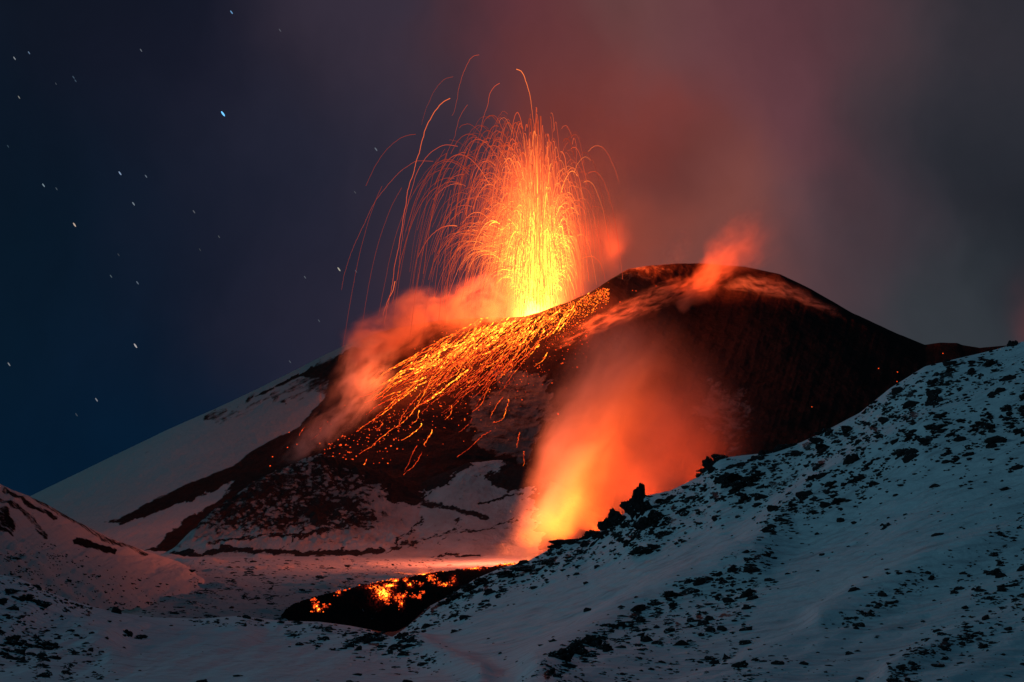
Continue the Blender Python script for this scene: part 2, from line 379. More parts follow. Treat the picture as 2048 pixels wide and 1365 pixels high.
# ------------------------------------------------------------------ valley floor
PC = cols_for(-60, 1300, 2.2, coarse=10)
zrow = lambda z, Y: 1000 - z / Y * F
PL = Land([(lambda x: 150 + 0 * x, lambda x: zrow(-42, 150) + 0 * x), (lambda x: 420 + 0 * x, lambda x: zrow(-36, 420) + 0 * x), (lambda x: 600 + 0 * x, lambda x: zrow(-33, 600) + 0 * x),
 (lambda x: 870 + 0 * x, lambda x: 1116 + 0 * x), (lambda x: 1300 + 0 * x, lambda x: zrow(-36, 1300) + 0 * x)], (8, 160, 170, 20), PC)
X, Yw = PL.P[..., 0], PL.P[..., 1]; PL.finish(); px, py = PL.px2, PL.py2
hum = sstep(.05, .5, fbm(X / 38, Yw / 60, 4, 61)) * (1 - sstep(560, 760, px) * .4)
det = fbm(X / 7, Yw / 12, 4, 62, .6, True)
PL.P[..., 2] += hum * 1.8 + fbm(X / 90, Yw / 90, 3, 63) * 1.6 + det * .55 * (.15 + hum) + fbm(X / 3.2, Yw / 6, 3, 65) * .22
bare = .13 + .50 * hum * sstep(.2, -.4, det) + .36 * sstep(.05, .6, fbm(X / 12, Yw / 22, 5, 64, .6))
PL.finish()
M = mesh_np("snow_plain", PL.P, grid_faces(*PL.P.shape[:2]), M_plain, {'bare': bare, 'dust_dim': .36 + 0 * px}); tag(M, kind='structure')  # even dimming of the moonlit snow put into its colour

# ------------------------------------------------------------------ ridge on the left, lit red by the fire
RC = cols_for(-100, 420, 1.7, -900, 420.1)
rcr = lambda x: curve([(-900, 560), (-400, 740), (-60, 925), (0, 968), (50, 990), (100, 1012), (150, 1042), (200, 1066), (260, 1092), (320, 1112), (360, 1124), (420, 1150)], x, 7)
rY = lambda x: curve([(-900, 330), (0, 520), (200, 640), (330, 790), (420, 860)], x, 60)
RG = Land([(lambda x: rY(x) * .70, lambda x: np.maximum(rcr(x) + 40, 1245 - .1 * x)), (lambda x: rY(x) * .80, lambda x: np.maximum(rcr(x) + 14, rcr(x) * .32 + 1175 * .68 - .02 * x)),
 (lambda x: rY(x) * .90, lambda x: np.maximum(rcr(x) + 7, rcr(x) * .62 + 1150 * .38)), (rY, rcr), (lambda x: rY(x) + 30, lambda x: rcr(x) + 16), (lambda x: rY(x) + 150, lambda x: rcr(x) + 130)], (30, 90, 110, 8, 10), RC)
X, Yw = RG.P[..., 0], RG.P[..., 1]; RG.finish(); px, py = RG.px2, RG.py2
wob = fbm(px / 40, py / 30, 5, 71) * 20
RG.P[..., 2] += (fbm(px / 90 - py / 120, (px * .5 + py * 1.6) / 50, 4, 73) * 1.6 + fbm(X / 4, Yw / 8, 4, 74) * .30 + fbm(X / 30, Yw / 45, 4, 79) * 4.5 * sstep(60, 110, py - rcr(RC)[None, :])) * sstep(0, 20, py - rcr(RC)[None, :] + 8)
RG.finish()
bare = .10 + .30 * sstep(.1, .6, fbm((px + py) / 40, (py * 1.5 - px) / 12, 5, 77, .6))
for ln, wd, kk in [([(0, 1000), (40, 1018), (70, 1045), (90, 1072)], 5, .55), ([(150, 1080), (190, 1092), (225, 1102)], 5, .9), ([(60, 990), (130, 1032), (200, 1072), (290, 1108)], 4, .55), ([(10, 978), (60, 1010), (110, 1035)], 4, .6)]:
    dd = line_dist(px + wob * .6, py + wob * .4, ln); bare = np.maximum(bare, kk * (1 - sstep(wd * .5, wd * 2.4, dd)))
w = sstep(-8, 8, poly_sdf(px, py, [(-60, 1010), (20, 1015), (40, 1050), (30, 1068), (-60, 1065)]) + wob); bare = np.maximum(bare, .62 * w)
M = mesh_np("left_ridge", RG.P, grid_faces(*RG.P.shape[:2]), M_ridge, {'bare': bare, 'dust_dim': .25 + 0 * px}); tag(M, kind='structure')

# ------------------------------------------------------------------ near snow slope and mounds
NC = cols_for(-60, 2110, 1.7)
ncs = lambda x: curve(NCR, x, 260)
ncr = lambda x: curve(NCR, x, 6)
NCR = ([(-900, 960), (-400, 1060), (-100, 1130), (0, 1150), (40, 1158), (100, 1186), (160, 1207), (220, 1222), (300, 1235), (400, 1238), (480, 1232), (560, 1243), (640, 1244), (700, 1252), (750, 1262), (785, 1267),
 (815, 1252), (858, 1213), (900, 1192), (950, 1158), (1000, 1137), (1060, 1120), (1100, 1098), (1130, 1084), (1175, 1076), (1230, 1042), (1290, 992), (1340, 982), (1395, 955), (1440, 917), (1490, 911), (1545, 905),
 (1600, 886), (1640, 868), (1720, 826), (1780, 777), (1850, 733), (1930, 714), (1990, 700), (2048, 683), (2300, 590), (2950, 380)])
nY = lambda x: curve([(-900, 220), (0, 235), (300, 270), (560, 310), (785, 330), (950, 350), (1200, 320), (1500, 290), (1800, 270), (2048, 260), (2950, 250)], x, 300)
row = lambda Y, k: (lambda x: Y + 0 * x, lambda x: k(x))
bot = lambda x: 1372 + 0 * x
N = Land([row(18, lambda x: 1900 + 0 * x), row(45, lambda x: 1560 + 0 * x), row(85, bot),
 (lambda x: 85 + (nY(x) - 85) * .34, lambda x: bot(x) + (ncs(x) - bot(x)) * .36), (lambda x: 85 + (nY(x) - 85) * .68, lambda x: bot(x) + (ncs(x) * .6 + ncr(x) * .4 - bot(x)) * .70),
 (nY, ncr), (lambda x: nY(x) + 12, lambda x: ncr(x) + 18), (lambda x: nY(x) + 90, lambda x: np.maximum(ncr(x) + 240, 1420))], (6, 8, 190, 190, 170, 8, 12), NC)
X, Yw = N.P[..., 0], N.P[..., 1]; N.finish(); px, py = N.px2, N.py2
off = sstep(0, 26, py - ncr(NC)[None, :] + 4)
# long swells that run up the slope to the right, small wind drifts across them
sw = fbm((px + py * .4) / 420, (py + px * .42) / 105, 3, 81)
dr = fbm(px / 110, (py + px * .16) / 11, 4, 82)
NZ = sw * 1.2 + fbm(X / 9, Yw / 9, 4, 83) * .34 + dr * .26 + fbm(px / 46, (py + px * .1) / 4.5, 3, 84) * .09 * sstep(.0, .4, fbm(px / 160, py / 90, 3, 85) + .15)
# the two swells behind the bright hollow
def swell(pts, wd, h): return h * np.exp(-(line_dist(px, py, pts) / wd) ** 2)
NZ += swell([(1080, 1345), (1300, 1205), (1500, 1125), (1570, 1035), (1760, 905), (2048, 800)], 40, 2.0) + swell([(1640, 1240), (1860, 1130), (2048, 1060)], 26, 1.0) + swell([(1780, 1345), (1930, 1265), (2048, 1235)], 26, 1.0)
NZ += swell([(560, 1250), (700, 1285), (850, 1300), (960, 1345)], 22, 1.2) + swell([(-60, 1180), (120, 1230), (220, 1300)], 34, 1.0)
N.P[..., 2] += NZ * off * np.clip(Yw / 200, .25, 1.2)
N.finish(); px, py = N.px2, N.py2
# where stones lie: a map of density that the stones below use too
BANDS = [([(2040, 830), (2300, 700), (2500, 640)], 90, .5), ([(2000, 1200), (2400, 1000)], 60, .4), ([(860, 1215), (960, 1165), (1080, 1130), (1200, 1085), (1300, 1060)], 30, 1.0), ([(1180, 1070), (1300, 1040), (1450, 975), (1560, 940), (1700, 880), (1850, 790), (1960, 725)], 52, .85),
 ([(1100, 1350), (1200, 1275), (1300, 1225), (1420, 1165), (1520, 1120)], 26, 1.0), ([(1340, 1250), (1440, 1230), (1500, 1180)], 34, .8), ([(1545, 1050), (1620, 1005), (1750, 950), (1850, 880), (1960, 850), (2048, 830)], 30, .85),
 ([(1700, 900), (1850, 870), (1950, 800), (2048, 760)], 60, .35), ([(1700, 1240), (1800, 1180), (1860, 1155)], 18, .8), ([(1800, 1350), (1880, 1290), (1960, 1270)], 26, .9), ([(1940, 1180), (2048, 1050)], 40, .35),
 ([(600, 1262), (720, 1280), (800, 1300), (860, 1320)], 26, .8), ([(560, 1248), (640, 1250)], 14, .7), ([(0, 1160), (100, 1195), (180, 1225)], 14, .8), ([(0, 1240), (60, 1290), (140, 1330)], 60, .6), ([(380, 1240), (540, 1246)], 10, .6),
 ([(1000, 1190), (900, 1225), (820, 1262)], 22, .5), ([(1900, 900), (2048, 880)], 60, .3), ([(1100, 1365), (1300, 1290), (1500, 1330)], 60, .3)]
def density(x, y):
    d = 0.035 + 0 * x
    for pts, wd, k in BANDS: d = np.maximum(d, k * np.exp(-(line_dist(x, y, pts) / wd) ** 2))
    clr = sstep(-20, 20, poly_sdf(x, y, [(900, 1265), (1150, 1175), (1330, 1110), (1500, 1050), (1540, 1070), (1420, 1140), (1250, 1215), (1060, 1290), (900, 1290)]))
    clr2 = sstep(-20, 20, poly_sdf(x, y, [(250, 1260), (560, 1270), (760, 1330), (700, 1365), (300, 1365)]))
    clr3 = sstep(-20, 20, poly_sdf(x, y, [(1500, 1220), (1650, 1130), (1850, 1040), (1900, 1080), (1700, 1180), (1560, 1300)]))
    return d * (1 - .95 * clr) * (1 - .85 * clr2) * (1 - .85 * clr3)
dens = density(px, py)
cl = fbm(px / 34, py / 20, 4, 91)
bare = np.clip(dens * .85 * sstep(-.05, .45, cl) + .05, 0, 1) * np.where(off > .3, 1, .6)
bare = np.maximum(bare, .95 * sstep(-2, 3, poly_sdf(px, py, [(740, 1262), (800, 1232), (856, 1207), (862, 1216), (810, 1258), (785, 1275)])))
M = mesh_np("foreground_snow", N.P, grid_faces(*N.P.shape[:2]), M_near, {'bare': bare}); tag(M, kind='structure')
# ------------------------------------------------------------------ lamps for the lava's light, and added fill spots
def glow(name, kind, p, energy, col, size=10, sizey=None, aim=None):
    l = bpy.data.lights.new(name, kind); l.energy = energy; l.color = col
    if kind == 'AREA': l.shape = 'RECTANGLE'; l.size = size; l.size_y = sizey or size
    else: l.shadow_soft_size = size
    o = bpy.data.objects.new(name, l); COL.objects.link(o); o.location = p
    if aim is not None: o.rotation_euler = (Vector(aim)).to_track_quat('-Z', 'Y').to_euler()
    return o
glow("fountain_light", 'POINT', P(1068, 500, 1475), 6.5e6, (1, .115, .03), 28)
o = glow("fountain_light", 'SPOT', P(1040, 500, 1470), 1.3e7, (1, .13, .06), 28, aim=(-math.sin(rad(23)), -math.cos(rad(23)), -.38)); o.data.spot_size = rad(40); o.data.spot_blend = .45  # extra spot added to redden hill and ridge while sparing the near snow
o = glow("fountain_light", 'SPOT', P(1110, 450, 1475), 2.5e7, (1, .10, .018), 15, aim=P(1375, 545, 1550) - P(1110, 450, 1475)); o.data.spot_size = rad(46); o.data.spot_blend = 1  # extra spot added to brighten the summit plume and its slope
glow("crater_light", 'POINT', P(1060, 604, 1466), 2.5e6, (1, .14, .03), 10)
for lx, ly in ((960, 665), (900, 695), (840, 730), (780, 775), (1150, 640), (1230, 610)):
    glow("lava_belt_light", 'POINT', V.at(lx, ly) + np.array([0, -26, 16]), 1.9e5, (1, .12, .025), 5)
for lx, ly, lY, le, lg in ((1010, 1112, 760, 5e4, .15), (1060, 1095, 775, 2.2e5, .145), (1115, 1085, 780, 4.2e5, .135), (1190, 1065, 790, 3.8e5, .11), (1290, 1030, 805, 1.6e5, .085), (1400, 990, 820, 1.2e5, .08)):
    o = glow("vent_fill_light", 'SPOT', P(lx, ly, lY), le, (1, lg, .012), 4, aim=(-.05, 0, 1)); o.data.spot_size = rad(135); o.data.spot_blend = 1
for lx, ly, lY, le, sz_ in ((1065, 1106, 765, 6e5, 38), (1130, 1080, 782, 2.4e6, 36)):
    o = glow("vent_fill_light", 'SPOT', P(lx, ly, lY), le, (1, .125, .012), 4, aim=P(1260, 690, 845) - P(lx, ly, lY)); o.data.spot_size = rad(sz_); o.data.spot_blend = .8  # extra narrow spots added to carry light up the steam column
glow("vent_fill_light", 'POINT', P(985, 1000, 790), 3.2e5, (1, .16, .07), 6)  # added lamp in mid-air, standing in for the lit steam's glow on the hill
glow("flow_light", 'POINT', P(768, 1180, 660), 2.2e4, (1, .12, .02), 3)
glow("flow_light", 'POINT', P(845, 1146, 700), 2.2e4, (1, .12, .02), 3)

# ------------------------------------------------------------------ glowing materials
def molten(name, ramp, k=1.0):
    "incandescent lava: attribute heat 0..1 runs through the ramp of (heat, rgb)"
    m = bpy.data.materials.new(name); t, b = pbsdf(m)
    r = t.new('ShaderNodeValToRGB'); t.put(r.inputs[0], t.attr('ember_heat').outputs['Fac'])
    e = r.color_ramp.elements; mx = max(max(c) for _, c in ramp)
    e[0].position = ramp[0][0]; e[1].position = ramp[-1][0]
    for pp, c in ramp[1:-1]: e.new(pp)
    for q, (pp, c) in zip(e, ramp): q.color = tuple(v / mx for v in c) + (1,)
    b.inputs['Base Color'].default_value = (.02, .015, .012, 1); b.inputs['Roughness'].default_value = 1; b.inputs['Specular IOR Level'].default_value = 0
    t.put(b.inputs['Emission Color'], r.outputs[0]); b.inputs['Emission Strength'].default_value = mx * k
    m.cycles.emission_sampling = 'NONE'
    return m
M_jet = molten("molten_jet", [(0, (.26, .028, .014)), (.3, (.80, .095, .034)), (.6, (1.7, .36, .07)), (1, (4.2, 1.9, .16))])
M_lava = molten("molten_lava", [(0, (.012, .003, .002)), (.15, (.30, .014, .006)), (.4, (1.1, .07, .012)), (.7, (2.2, .42, .03)), (1, (4.2, 1.7, .12))])

def tubes(paths, radii, heats, sides=3):
    "thin round strands; paths: list of (n,3) arrays; returns verts, faces, heat"
    Vs, Fs, Hs, base = [], [], [], 0
    for p, r, h in zip(paths, radii, heats):
        n = len(p); tg = np.gradient(p, axis=0); tg /= np.linalg.norm(tg, axis=1)[:, None] + 1e-9
        ref = np.array([0, 1.0, 0]); a = np.cross(tg, ref); ln = np.linalg.norm(a, axis=1)[:, None]
        a = np.where(ln > 1e-3, a / (ln + 1e-9), np.array([1.0, 0, 0])); b = np.cross(tg, a)
        r = np.broadcast_to(r, (n,)); h = np.broadcast_to(h, (n,))
        ang = np.arange(sides) * 2 * math.pi / sides
        v = p[:, None, :] + r[:, None, None] * (np.cos(ang)[None, :, None] * a[:, None, :] + np.sin(ang)[None, :, None] * b[:, None, :])
        i = base + np.arange(n * sides).reshape(n, sides); j = np.roll(i, -1, axis=1)
        Fs.append(np.stack([i[:-1], j[:-1], j[1:], i[1:]], -1).reshape(-1, 4))
        Vs.append(v.reshape(-1, 3)); Hs.append(np.repeat(h, sides)); base += n * sides
    return np.concatenate(Vs), np.concatenate(Fs), np.concatenate(Hs)

# ------------------------------------------------------------------ lava fountain
rs = np.random.RandomState(5)
PPM = 1475 / F                                   # metres per picture pixel at the crater
def ground_row(x): return curve([(560, 960), (640, 905), (700, 830), (760, 790), (830, 720), (900, 680), (960, 645), (1010, 636), (1080, 628), (1130, 608), (1180, 587), (1206, 575), (1260, 575)], x)
def arc(dx, h, s0, s1, x0=1075, y0=624, dd=0.0, n=26, drag=.22, wig=.5):
    "light trail of lava thrown from the vent: dx to its top, h its height, drawn from s0 to s1 (1 = top)"
    s = np.linspace(s0, s1, n)
    x = x0 + dx * (s - drag * s * s) / (1 - drag); y = y0 - h * (1 - (s - 1) ** 2)
    gx = rs.randn(n) * wig * .5; gy = rs.randn(n) * wig * .35
    k = np.cumsum(gx); k -= np.linspace(0, k[-1], n)
    ok = y < ground_row(x) + 4 + (-6 if dd > 0 else 10)
    if ok.sum() < 4: return None
    i1 = len(ok) - 1 - np.argmax(ok[::-1]); sl = slice(0, i1 + 1)
    Y = 1472 + dd * s
    return P(x + k, y + gy, Y)[sl], s[sl]
fountain = bpy.data.objects.new("lava_fountain", None); COL.objects.link(fountain)
FB = Vector(P(1075, 626, 1472)); fountain.location = FB
tag(fountain, "fan of glowing orange lava jets shooting up from the crater with a yellow core", "lava fountain")
def put_arc(name, paths, radii, heats, parent=None, **kw):
    v, f, h = tubes(paths, radii, heats); o0 = np.array(FB) if parent else v.mean(0)
    o = mesh_np(name, v - o0, f, M_jet, {'ember_heat': h}, parent=parent)
    if not parent: o.location = o0
    return o
BR = .29
jets = []
for i in range(4300):
    c = rs.rand()
    h = 40 + 385 * rs.beta(1.35, 2.3) if rs.rand() > .3 else 30 + 200 * rs.rand()
    if c < .62: sl = rs.normal(-.03, .17)                    # heart of the fan
    elif c < .92: sl = -abs(rs.normal(.10, .26))             # carried to the left by the wind
    else: sl = abs(rs.normal(.08, .20))
    low = rs.rand() < .30
    if low: h = 25 + 170 * rs.rand(); sl = rs.normal(-.10, .46)
    sl = min(max(sl, -.95), .55 if h < 150 else .36)
    if 200 < i < 250: h = rs.uniform(310, 410); sl = rs.uniform(-.36, .06); low = False
    veer = i < 80
    if veer: h = rs.uniform(120, 385); sl = -rs.uniform(.28, .72)
    h *= (1 - .35 * min(1, abs(sl) * 1.6)) if sl > 0 else (1 - .12 * abs(sl))
    dx = h * sl; far = abs(dx)
    s0 = rs.uniform(.0, .9) if rs.rand() < .75 else rs.uniform(.85, 1.05)
    s1 = s0 + rs.uniform(.3, 1.1)
    if far > 45: s0 = max(s0, rs.uniform(.55, .98)); s1 = s0 + rs.uniform(.3, 1.0)
    if veer: s0 = rs.uniform(.7, 1.5); s1 = s0 + rs.uniform(.4, 1.0)
    dd = rs.normal(0, 20)
    a = arc(dx, h, s0, min(s1, 2.4), x0=1077 + rs.normal(0, 8), dd=dd, drag=.15, wig=.45 + .35 * rs.rand())
    if a is None: continue
    p, s = a; X_, Y_ = proj(p)
    r0 = np.hypot((X_ - 1077) / 145, (Y_ - 590) / 270)
    heat = (.75 if veer else 1.15 if low else 1) * np.clip((1.0 - r0 * .66 + rs.normal(0, .12)) * np.where(s > 1, 1 - .5 * (s - 1), 1), .03, 1)
    fr = rs.choice([.45, .7, 1.0, 1.3], p=[.35, .35, .2, .1]) * (1.0 if far < 60 else .85)
    jets.append((h * (s[-1] - s[0]) * fr, p, BR * fr * (1 + .35 * np.exp(-((s - 1) / .12) ** 2)) * np.where(s > 1.1, 1 - .3 * np.clip(s - 1.1, 0, 1), 1), heat))
jets.sort(key=lambda q: -q[0])
for j in jets[:95]: put_arc("jet_trail", [j[1]], [j[2]], [j[3]], fountain)
o = put_arc("lava_spray", [j[1] for j in jets[95:]], [j[2] for j in jets[95:]], [j[3] for j in jets[95:]], fountain); o['kind'] = 'stuff'
# far-flung light trails of lava bombs, drawn as glowing tubes
BIG = [  # px,py of the trail from its top end to its lower end, radius, heat, label
 ([(1033, 139), (1042, 142), (1052, 163), (1060, 195), (1066, 235), (1071, 275)], .36, .52, "tall bright lava trail curling over to the right above the fountain"),
 ([(958, 110), (948, 112), (935, 130), (925, 155), (915, 190), (908, 225), (904, 232)], .20, .22, "highest thin red lava trail, hooked left of the fountain top"),
 ([(906, 154), (893, 157), (875, 172), (860, 195), (850, 220), (843, 250)], .14, .10, "very faint red lava trail arching above the left side of the fountain"),
 ([(900, 197), (888, 203), (868, 225), (850, 260), (838, 300), (826, 345), (815, 390), (804, 450), (794, 510), (785, 560), (775, 610), (768, 650)], .34, .40, "long bright lava trail falling steeply down the left side"),
 ([(866, 323), (838, 322), (815, 333), (785, 360), (755, 400), (730, 450), (710, 495), (692, 545), (683, 580)], .18, .14, "widest faint lava trail, bowing far out to the left"),
 ([(999, 167), (990, 173), (980, 190), (974, 215), (967, 235), (962, 262)], .26, .30, "curved lava trail with a hooked tip left of the tall bright one"),
 ([(915, 293), (893, 290), (870, 300), (850, 320), (835, 350), (822, 395), (812, 440), (803, 500), (795, 560)], .22, .26, "long lava trail dropping from the left shoulder of the fan"),
 ([(934, 210), (925, 222), (915, 245), (909, 270), (897, 300), (887, 340)], .17, .15, "dim short lava trail high on the left"),
 ([(1147, 277), (1146, 290), (1149, 276), (1151, 292), (1153, 320), (1152, 350)], .24, .34, "small hooked lava trail at the right edge of the fan"),
 ([(1180, 416), (1192, 413), (1203, 420), (1213, 435), (1222, 455), (1231, 473)], .18, .24, "faint lava trail arching out to the right of the fountain"),
 ([(790, 563), (786, 580), (778, 597), (772, 612), (766, 632)], .34, .42, "short bright lava trail hanging alone left of the fountain base"),
 ([(1128, 540), (1145, 527), (1165, 517), (1182, 513), (1195, 522), (1204, 540), (1210, 560)], .28, .52, "round low arching lava trail landing on the right crater rim")]
for pts, r, h, lab in BIG:
    a = np.array(pts, float); tt = np.concatenate([[0], np.cumsum(np.hypot(*np.diff(a, axis=0).T))]); n = int(max(14, tt[-1] / 5))
    q = np.linspace(0, tt[-1], n); xx = pchip(tt, a[:, :1], q)[:, 0]; yy = pchip(tt, a[:, 1:], q)[:, 0]
    w = np.cumsum(rs.randn(n)) * .5; w -= np.linspace(0, w[-1], n)
    p = P(xx + w, yy, 1468 + np.linspace(0, 12, n) * rs.uniform(-1, 1))
    o = put_arc("lava_trail", [p], [r * (1 - .45 * q / tt[-1])], [h * (1 - .5 * q / tt[-1])])
    tag(o, lab, "lava strand", "long lava trails around the fountain")

# ------------------------------------------------------------------ lava rivulets and glowing blocks on the cone
def drape(land, pts, w, lift=.5):
    a = np.array(pts, float); tt = np.concatenate([[0], np.cumsum(np.hypot(*np.diff(a, axis=0).T))]); n = int(max(8, tt[-1] / 2.6))
    q = np.linspace(0, tt[-1], n); xx = pchip(tt, a[:, :1], q)[:, 0]; yy = pchip(tt, a[:, 1:], q)[:, 0]
    m1 = np.cumsum(rs.randn(n)) * .5; m1 -= np.linspace(0, m1[-1], n); m1 = np.clip(m1, -4, 4)
    xx = xx + m1 + rs.randn(n) * .5; yy = yy + rs.randn(n) * .4 + m1 * .4
    return np.array([land.at(x, y, lift) for x, y in zip(xx, yy)]), np.linspace(0, 1, n)
def rivulet(pts, w, h0, h1, label, name="lava_stream", group="lava streams running down the cone", land=None):
    p, s = drape(land or V, pts, w)
    n = len(p); bead = np.exp(fbm(np.arange(n) / 3.0, np.full(n, rs.rand() * 99), 3, 7) * 1.25)
    r = w * PPM * .38 * bead * (1 - .4 * s); heat = np.clip((h0 + (h1 - h0) * s) * (1 + .35 * rs.randn(n)), .03, 1)
    v, f, h = tubes([p], [r], [heat], 5); c = v.mean(0)
    o = mesh_np(name, v - c, f, M_lava, {'ember_heat': h}); o.location = c
    return tag(o, label, "lava stream", group)
Z = lambda L: [(600 + a / 2.926, 540 + b / 2.926) for a, b in L]
NAMED = [([(1445, 490), (1430, 520), (1400, 545), (1370, 570)], 2.4, .7, .5, "short bright lava stream alone right of the crowded ones"),
 ([(1105, 700), (1085, 740), (1060, 790), (1010, 835)], 2.2, .6, .4, "thin kinked lava stream below the middle of the glowing belt"),
 ([(1190, 750), (1150, 790), (1115, 870)], 2.2, .55, .4, "left one of two lava streams running side by side, lower right"),
 ([(1222, 765), (1205, 830), (1180, 880), (1130, 900)], 2.4, .65, .5, "right one of two lava streams running side by side, lower right"),
 ([(770, 630), (740, 700), (710, 760), (660, 830), (590, 900), (470, 1000), (420, 1045), (345, 1082)], 2.5, .75, .5, "longest lava stream, reaching far down the dark lower left slope"),
 ([(985, 590), (900, 660), (820, 730), (740, 780), (680, 805)], 7, .9, .7, "broad bright orange lava stream in the middle of the slope"),
 ([(1040, 670), (960, 720), (900, 790), (830, 840)], 1.8, .45, .3, "faint straight lava stream right of the broad bright one"),
 ([(890, 800), (880, 850), (848, 880)], 2.4, .62, .5, "short hooked lava stream below the broad bright one"),
 ([(700, 830), (690, 880), (650, 910)], 2.4, .7, .5, "short bright lava stream beside the longest one"),
 ([(715, 905), (690, 935), (660, 960), (595, 1000)], 3.2, .75, .5, "stubby bright lava stream in the lower slope"),
 ([(775, 940), (740, 1000), (725, 1025)], 3.4, .7, .6, "beaded lava stream tip low on the dark slope"),
 ([(1115, 945), (1060, 980), (1000, 1040), (920, 1100)], 1.8, .40, .35, "thin straight lava stream across the grey snow patch"),
 ([(1005, 875), (970, 920), (930, 955)], 1.6, .35, .3, "faint short lava stream above the grey snow patch"),
 ([(1285, 955), (1275, 1000), (1270, 1045)], 1.8, .5, .45, "upper of two short upright lava streams beside the steam column"),
 ([(1310, 1080), (1315, 1130), (1305, 1165)], 1.8, .5, .45, "lower of two short upright lava streams beside the steam column"),
 ([(685, 1035), (655, 1100), (610, 1190)], 1.6, .3, .35, "left branch of the faint forked lava stream at the foot of the slope"),
 ([(715, 1065), (680, 1130), (605, 1205)], 1.8, .35, .5, "right branch of the faint forked lava stream at the foot of the slope"),
 ([(390, 1115), (370, 1145), (342, 1168)], 2.6, .6, .6, "lowest small lava stream, just above the snowy lava hill"),
 ([(680, 690), (600, 745), (530, 800), (460, 860), (400, 900), (330, 950)], 4.0, .8, .45, "lava stream along the left edge of the dark slope"),
 ([(485, 900), (465, 925), (445, 940)], 3.0, .6, .5, "short lava stream just right of the left slope edge"),
 ([(130, 925), (100, 970), (55, 1000)], 2.0, .5, .4, "isolated lava stream in smoke left of the slope edge"),
 ([(30, 925), (10, 945), (-5, 975)], 1.8, .4, .4, "leftmost tiny lava stream, glowing through the smoke"),
 ([(880, 500), (900, 560), (930, 600), (870, 650), (800, 690)], 3.0, .8, .6, "crooked lava stream crossing the belt from the upper left"),
 ([(1010, 400), (1018, 460), (960, 540), (930, 590)], 4.0, .95, .7, "thick yellow lava stream with a sharp bend below the crater"),
 ([(740, 500), (770, 540), (720, 600), (650, 690)], 3.0, .8, .6, "lava stream nearest the left smoke, ending in a beaded edge"),
 ([(1250, 640), (1190, 700), (1150, 750)], 1.4, .3, .2, "faint lava thread right of the belt")]
for L, w, h0, h1, lab in NAMED: rivulet(Z(L), w * .62, h0 * .82, h1 * .8, lab)
BELT = Z([(640, 520), (800, 425), (940, 350), (1080, 275), (1230, 260), (1400, 240), (1560, 190), (1740, 110), (1800, 130), (1700, 220), (1560, 300), (1440, 370), (1340, 470), (1200, 600), (1090, 640), (960, 660), (860, 690), (700, 740), (610, 740), (560, 760)])
def inbelt():
    while True:
        x, y = rs.uniform(780, 1216), rs.uniform(575, 800)
        if poly_sdf(np.array([x]), np.array([y]), BELT)[0] > -1: return x, y
for i in range(230):
    x, y = inbelt()
    if y > 730 and rs.rand() < .5: x, y = inbelt()
    if x > 1130 and rs.rand() < .8: x, y = inbelt()
    L = rs.uniform(20, 120) * (1 if x < 1100 else .4); a = rad(rs.normal(148 - (x - 800) / 400 * 24, 5)); pts = [(x, y)]
    for k in range(3):
        a2 = a + rs.normal(0, .14); x += math.cos(a2) * L / 3; y += math.sin(a2) * L / 3; pts.append((x, y))
    near = math.exp(-((pts[0][1] - float(ground_row(pts[0][0]))) / 60.0) ** 2)
    rivulet(pts, rs.uniform(.7, 1.8) + .8 * near, .34 + .62 * near * rs.rand(), .22 + .35 * near * rs.rand(), "glowing rivulet among the many crowded together just below the crater rim", "lava_rivulet", "lava rivulets crowded below the crater rim")

for i in range(95):
    x = rs.uniform(850, 1150); y = float(ground_row(x)) + 6 + abs(rs.normal(0, 20)); a = rad(rs.normal(150 - (x - 850) / 300 * 22, 7)); L = rs.uniform(12, 46)
    pts = [(x, y), (x + math.cos(a) * L * .5, y + math.sin(a) * L * .5), (x + math.cos(a + .1) * L, y + math.sin(a + .1) * L)]
    if y < V.top(x) + 3: continue
    rivulet(pts, rs.uniform(1.5, 3.0), rs.uniform(.6, 1), rs.uniform(.45, .8), "bright yellow-orange lava streak among those packed along the crater lip", "lava_rivulet", "bright lava streaks along the crater lip")

def ico(sub):
    import bmesh
    bm = bmesh.new(); bmesh.ops.create_icosphere(bm, subdivisions=sub, radius=1)
    v = np.array([x.co[:] for x in bm.verts]); f = np.array([[l.index for l in q.verts] for q in bm.faces]); bm.free(); return v, f
ICO1, ICO2, ICO3, ICO4 = ico(1), ico(2), ico(3), ico(4)
def boulder(base, r, rough=.12, cuts=14, sq=.75):
    "angular block: a ball cut by random planes, then roughened"
    v, f = base; n = r.randn(cuts, 3); n /= np.linalg.norm(n, axis=1)[:, None]; d = r.uniform(.55, 1.0, cuts)
    dots = v @ n.T; rr = np.where(dots > .05, d / np.maximum(dots, .05), 9).min(1); rr = np.minimum(rr, 1.25)
    q = v * rr[:, None]
    q *= (1 + rough * fbm(q[:, 0] * 2.2 + 7 * r.rand(), q[:, 1] * 2.2 + q[:, 2] * 1.7, 3, int(r.randint(999))))[:, None]
    q[:, 2] *= sq; return q, f
blocks = []
def in_field(): 
    c = rs.rand()
    if c < .40: # dotted rim on the right
        x = rs.uniform(1075, 1218); y = float(ground_row(x)) + 3 + abs(rs.normal(0, 22)) * (1 - .3 * (x > 1190)); h = rs.uniform(.5, 1)
    elif c < .72: x, y = inbelt(); x += rs.normal(0, 8); y += rs.normal(4, 8); h = rs.uniform(.55, 1)
    else:
        x = rs.uniform(640, 1180); y = 900 - (x - 640) * .48 + abs(rs.normal(0, 45)) - 6; h = rs.uniform(.3, .65)
    return x, y, h
for i in range(2300):
    x, y, h = in_field(); p = V.at(x, y, .3)
    if y < V.top(x) + 1: continue
    blocks.append((rs.lognormal(0, .4) * .34, p, h * .72))
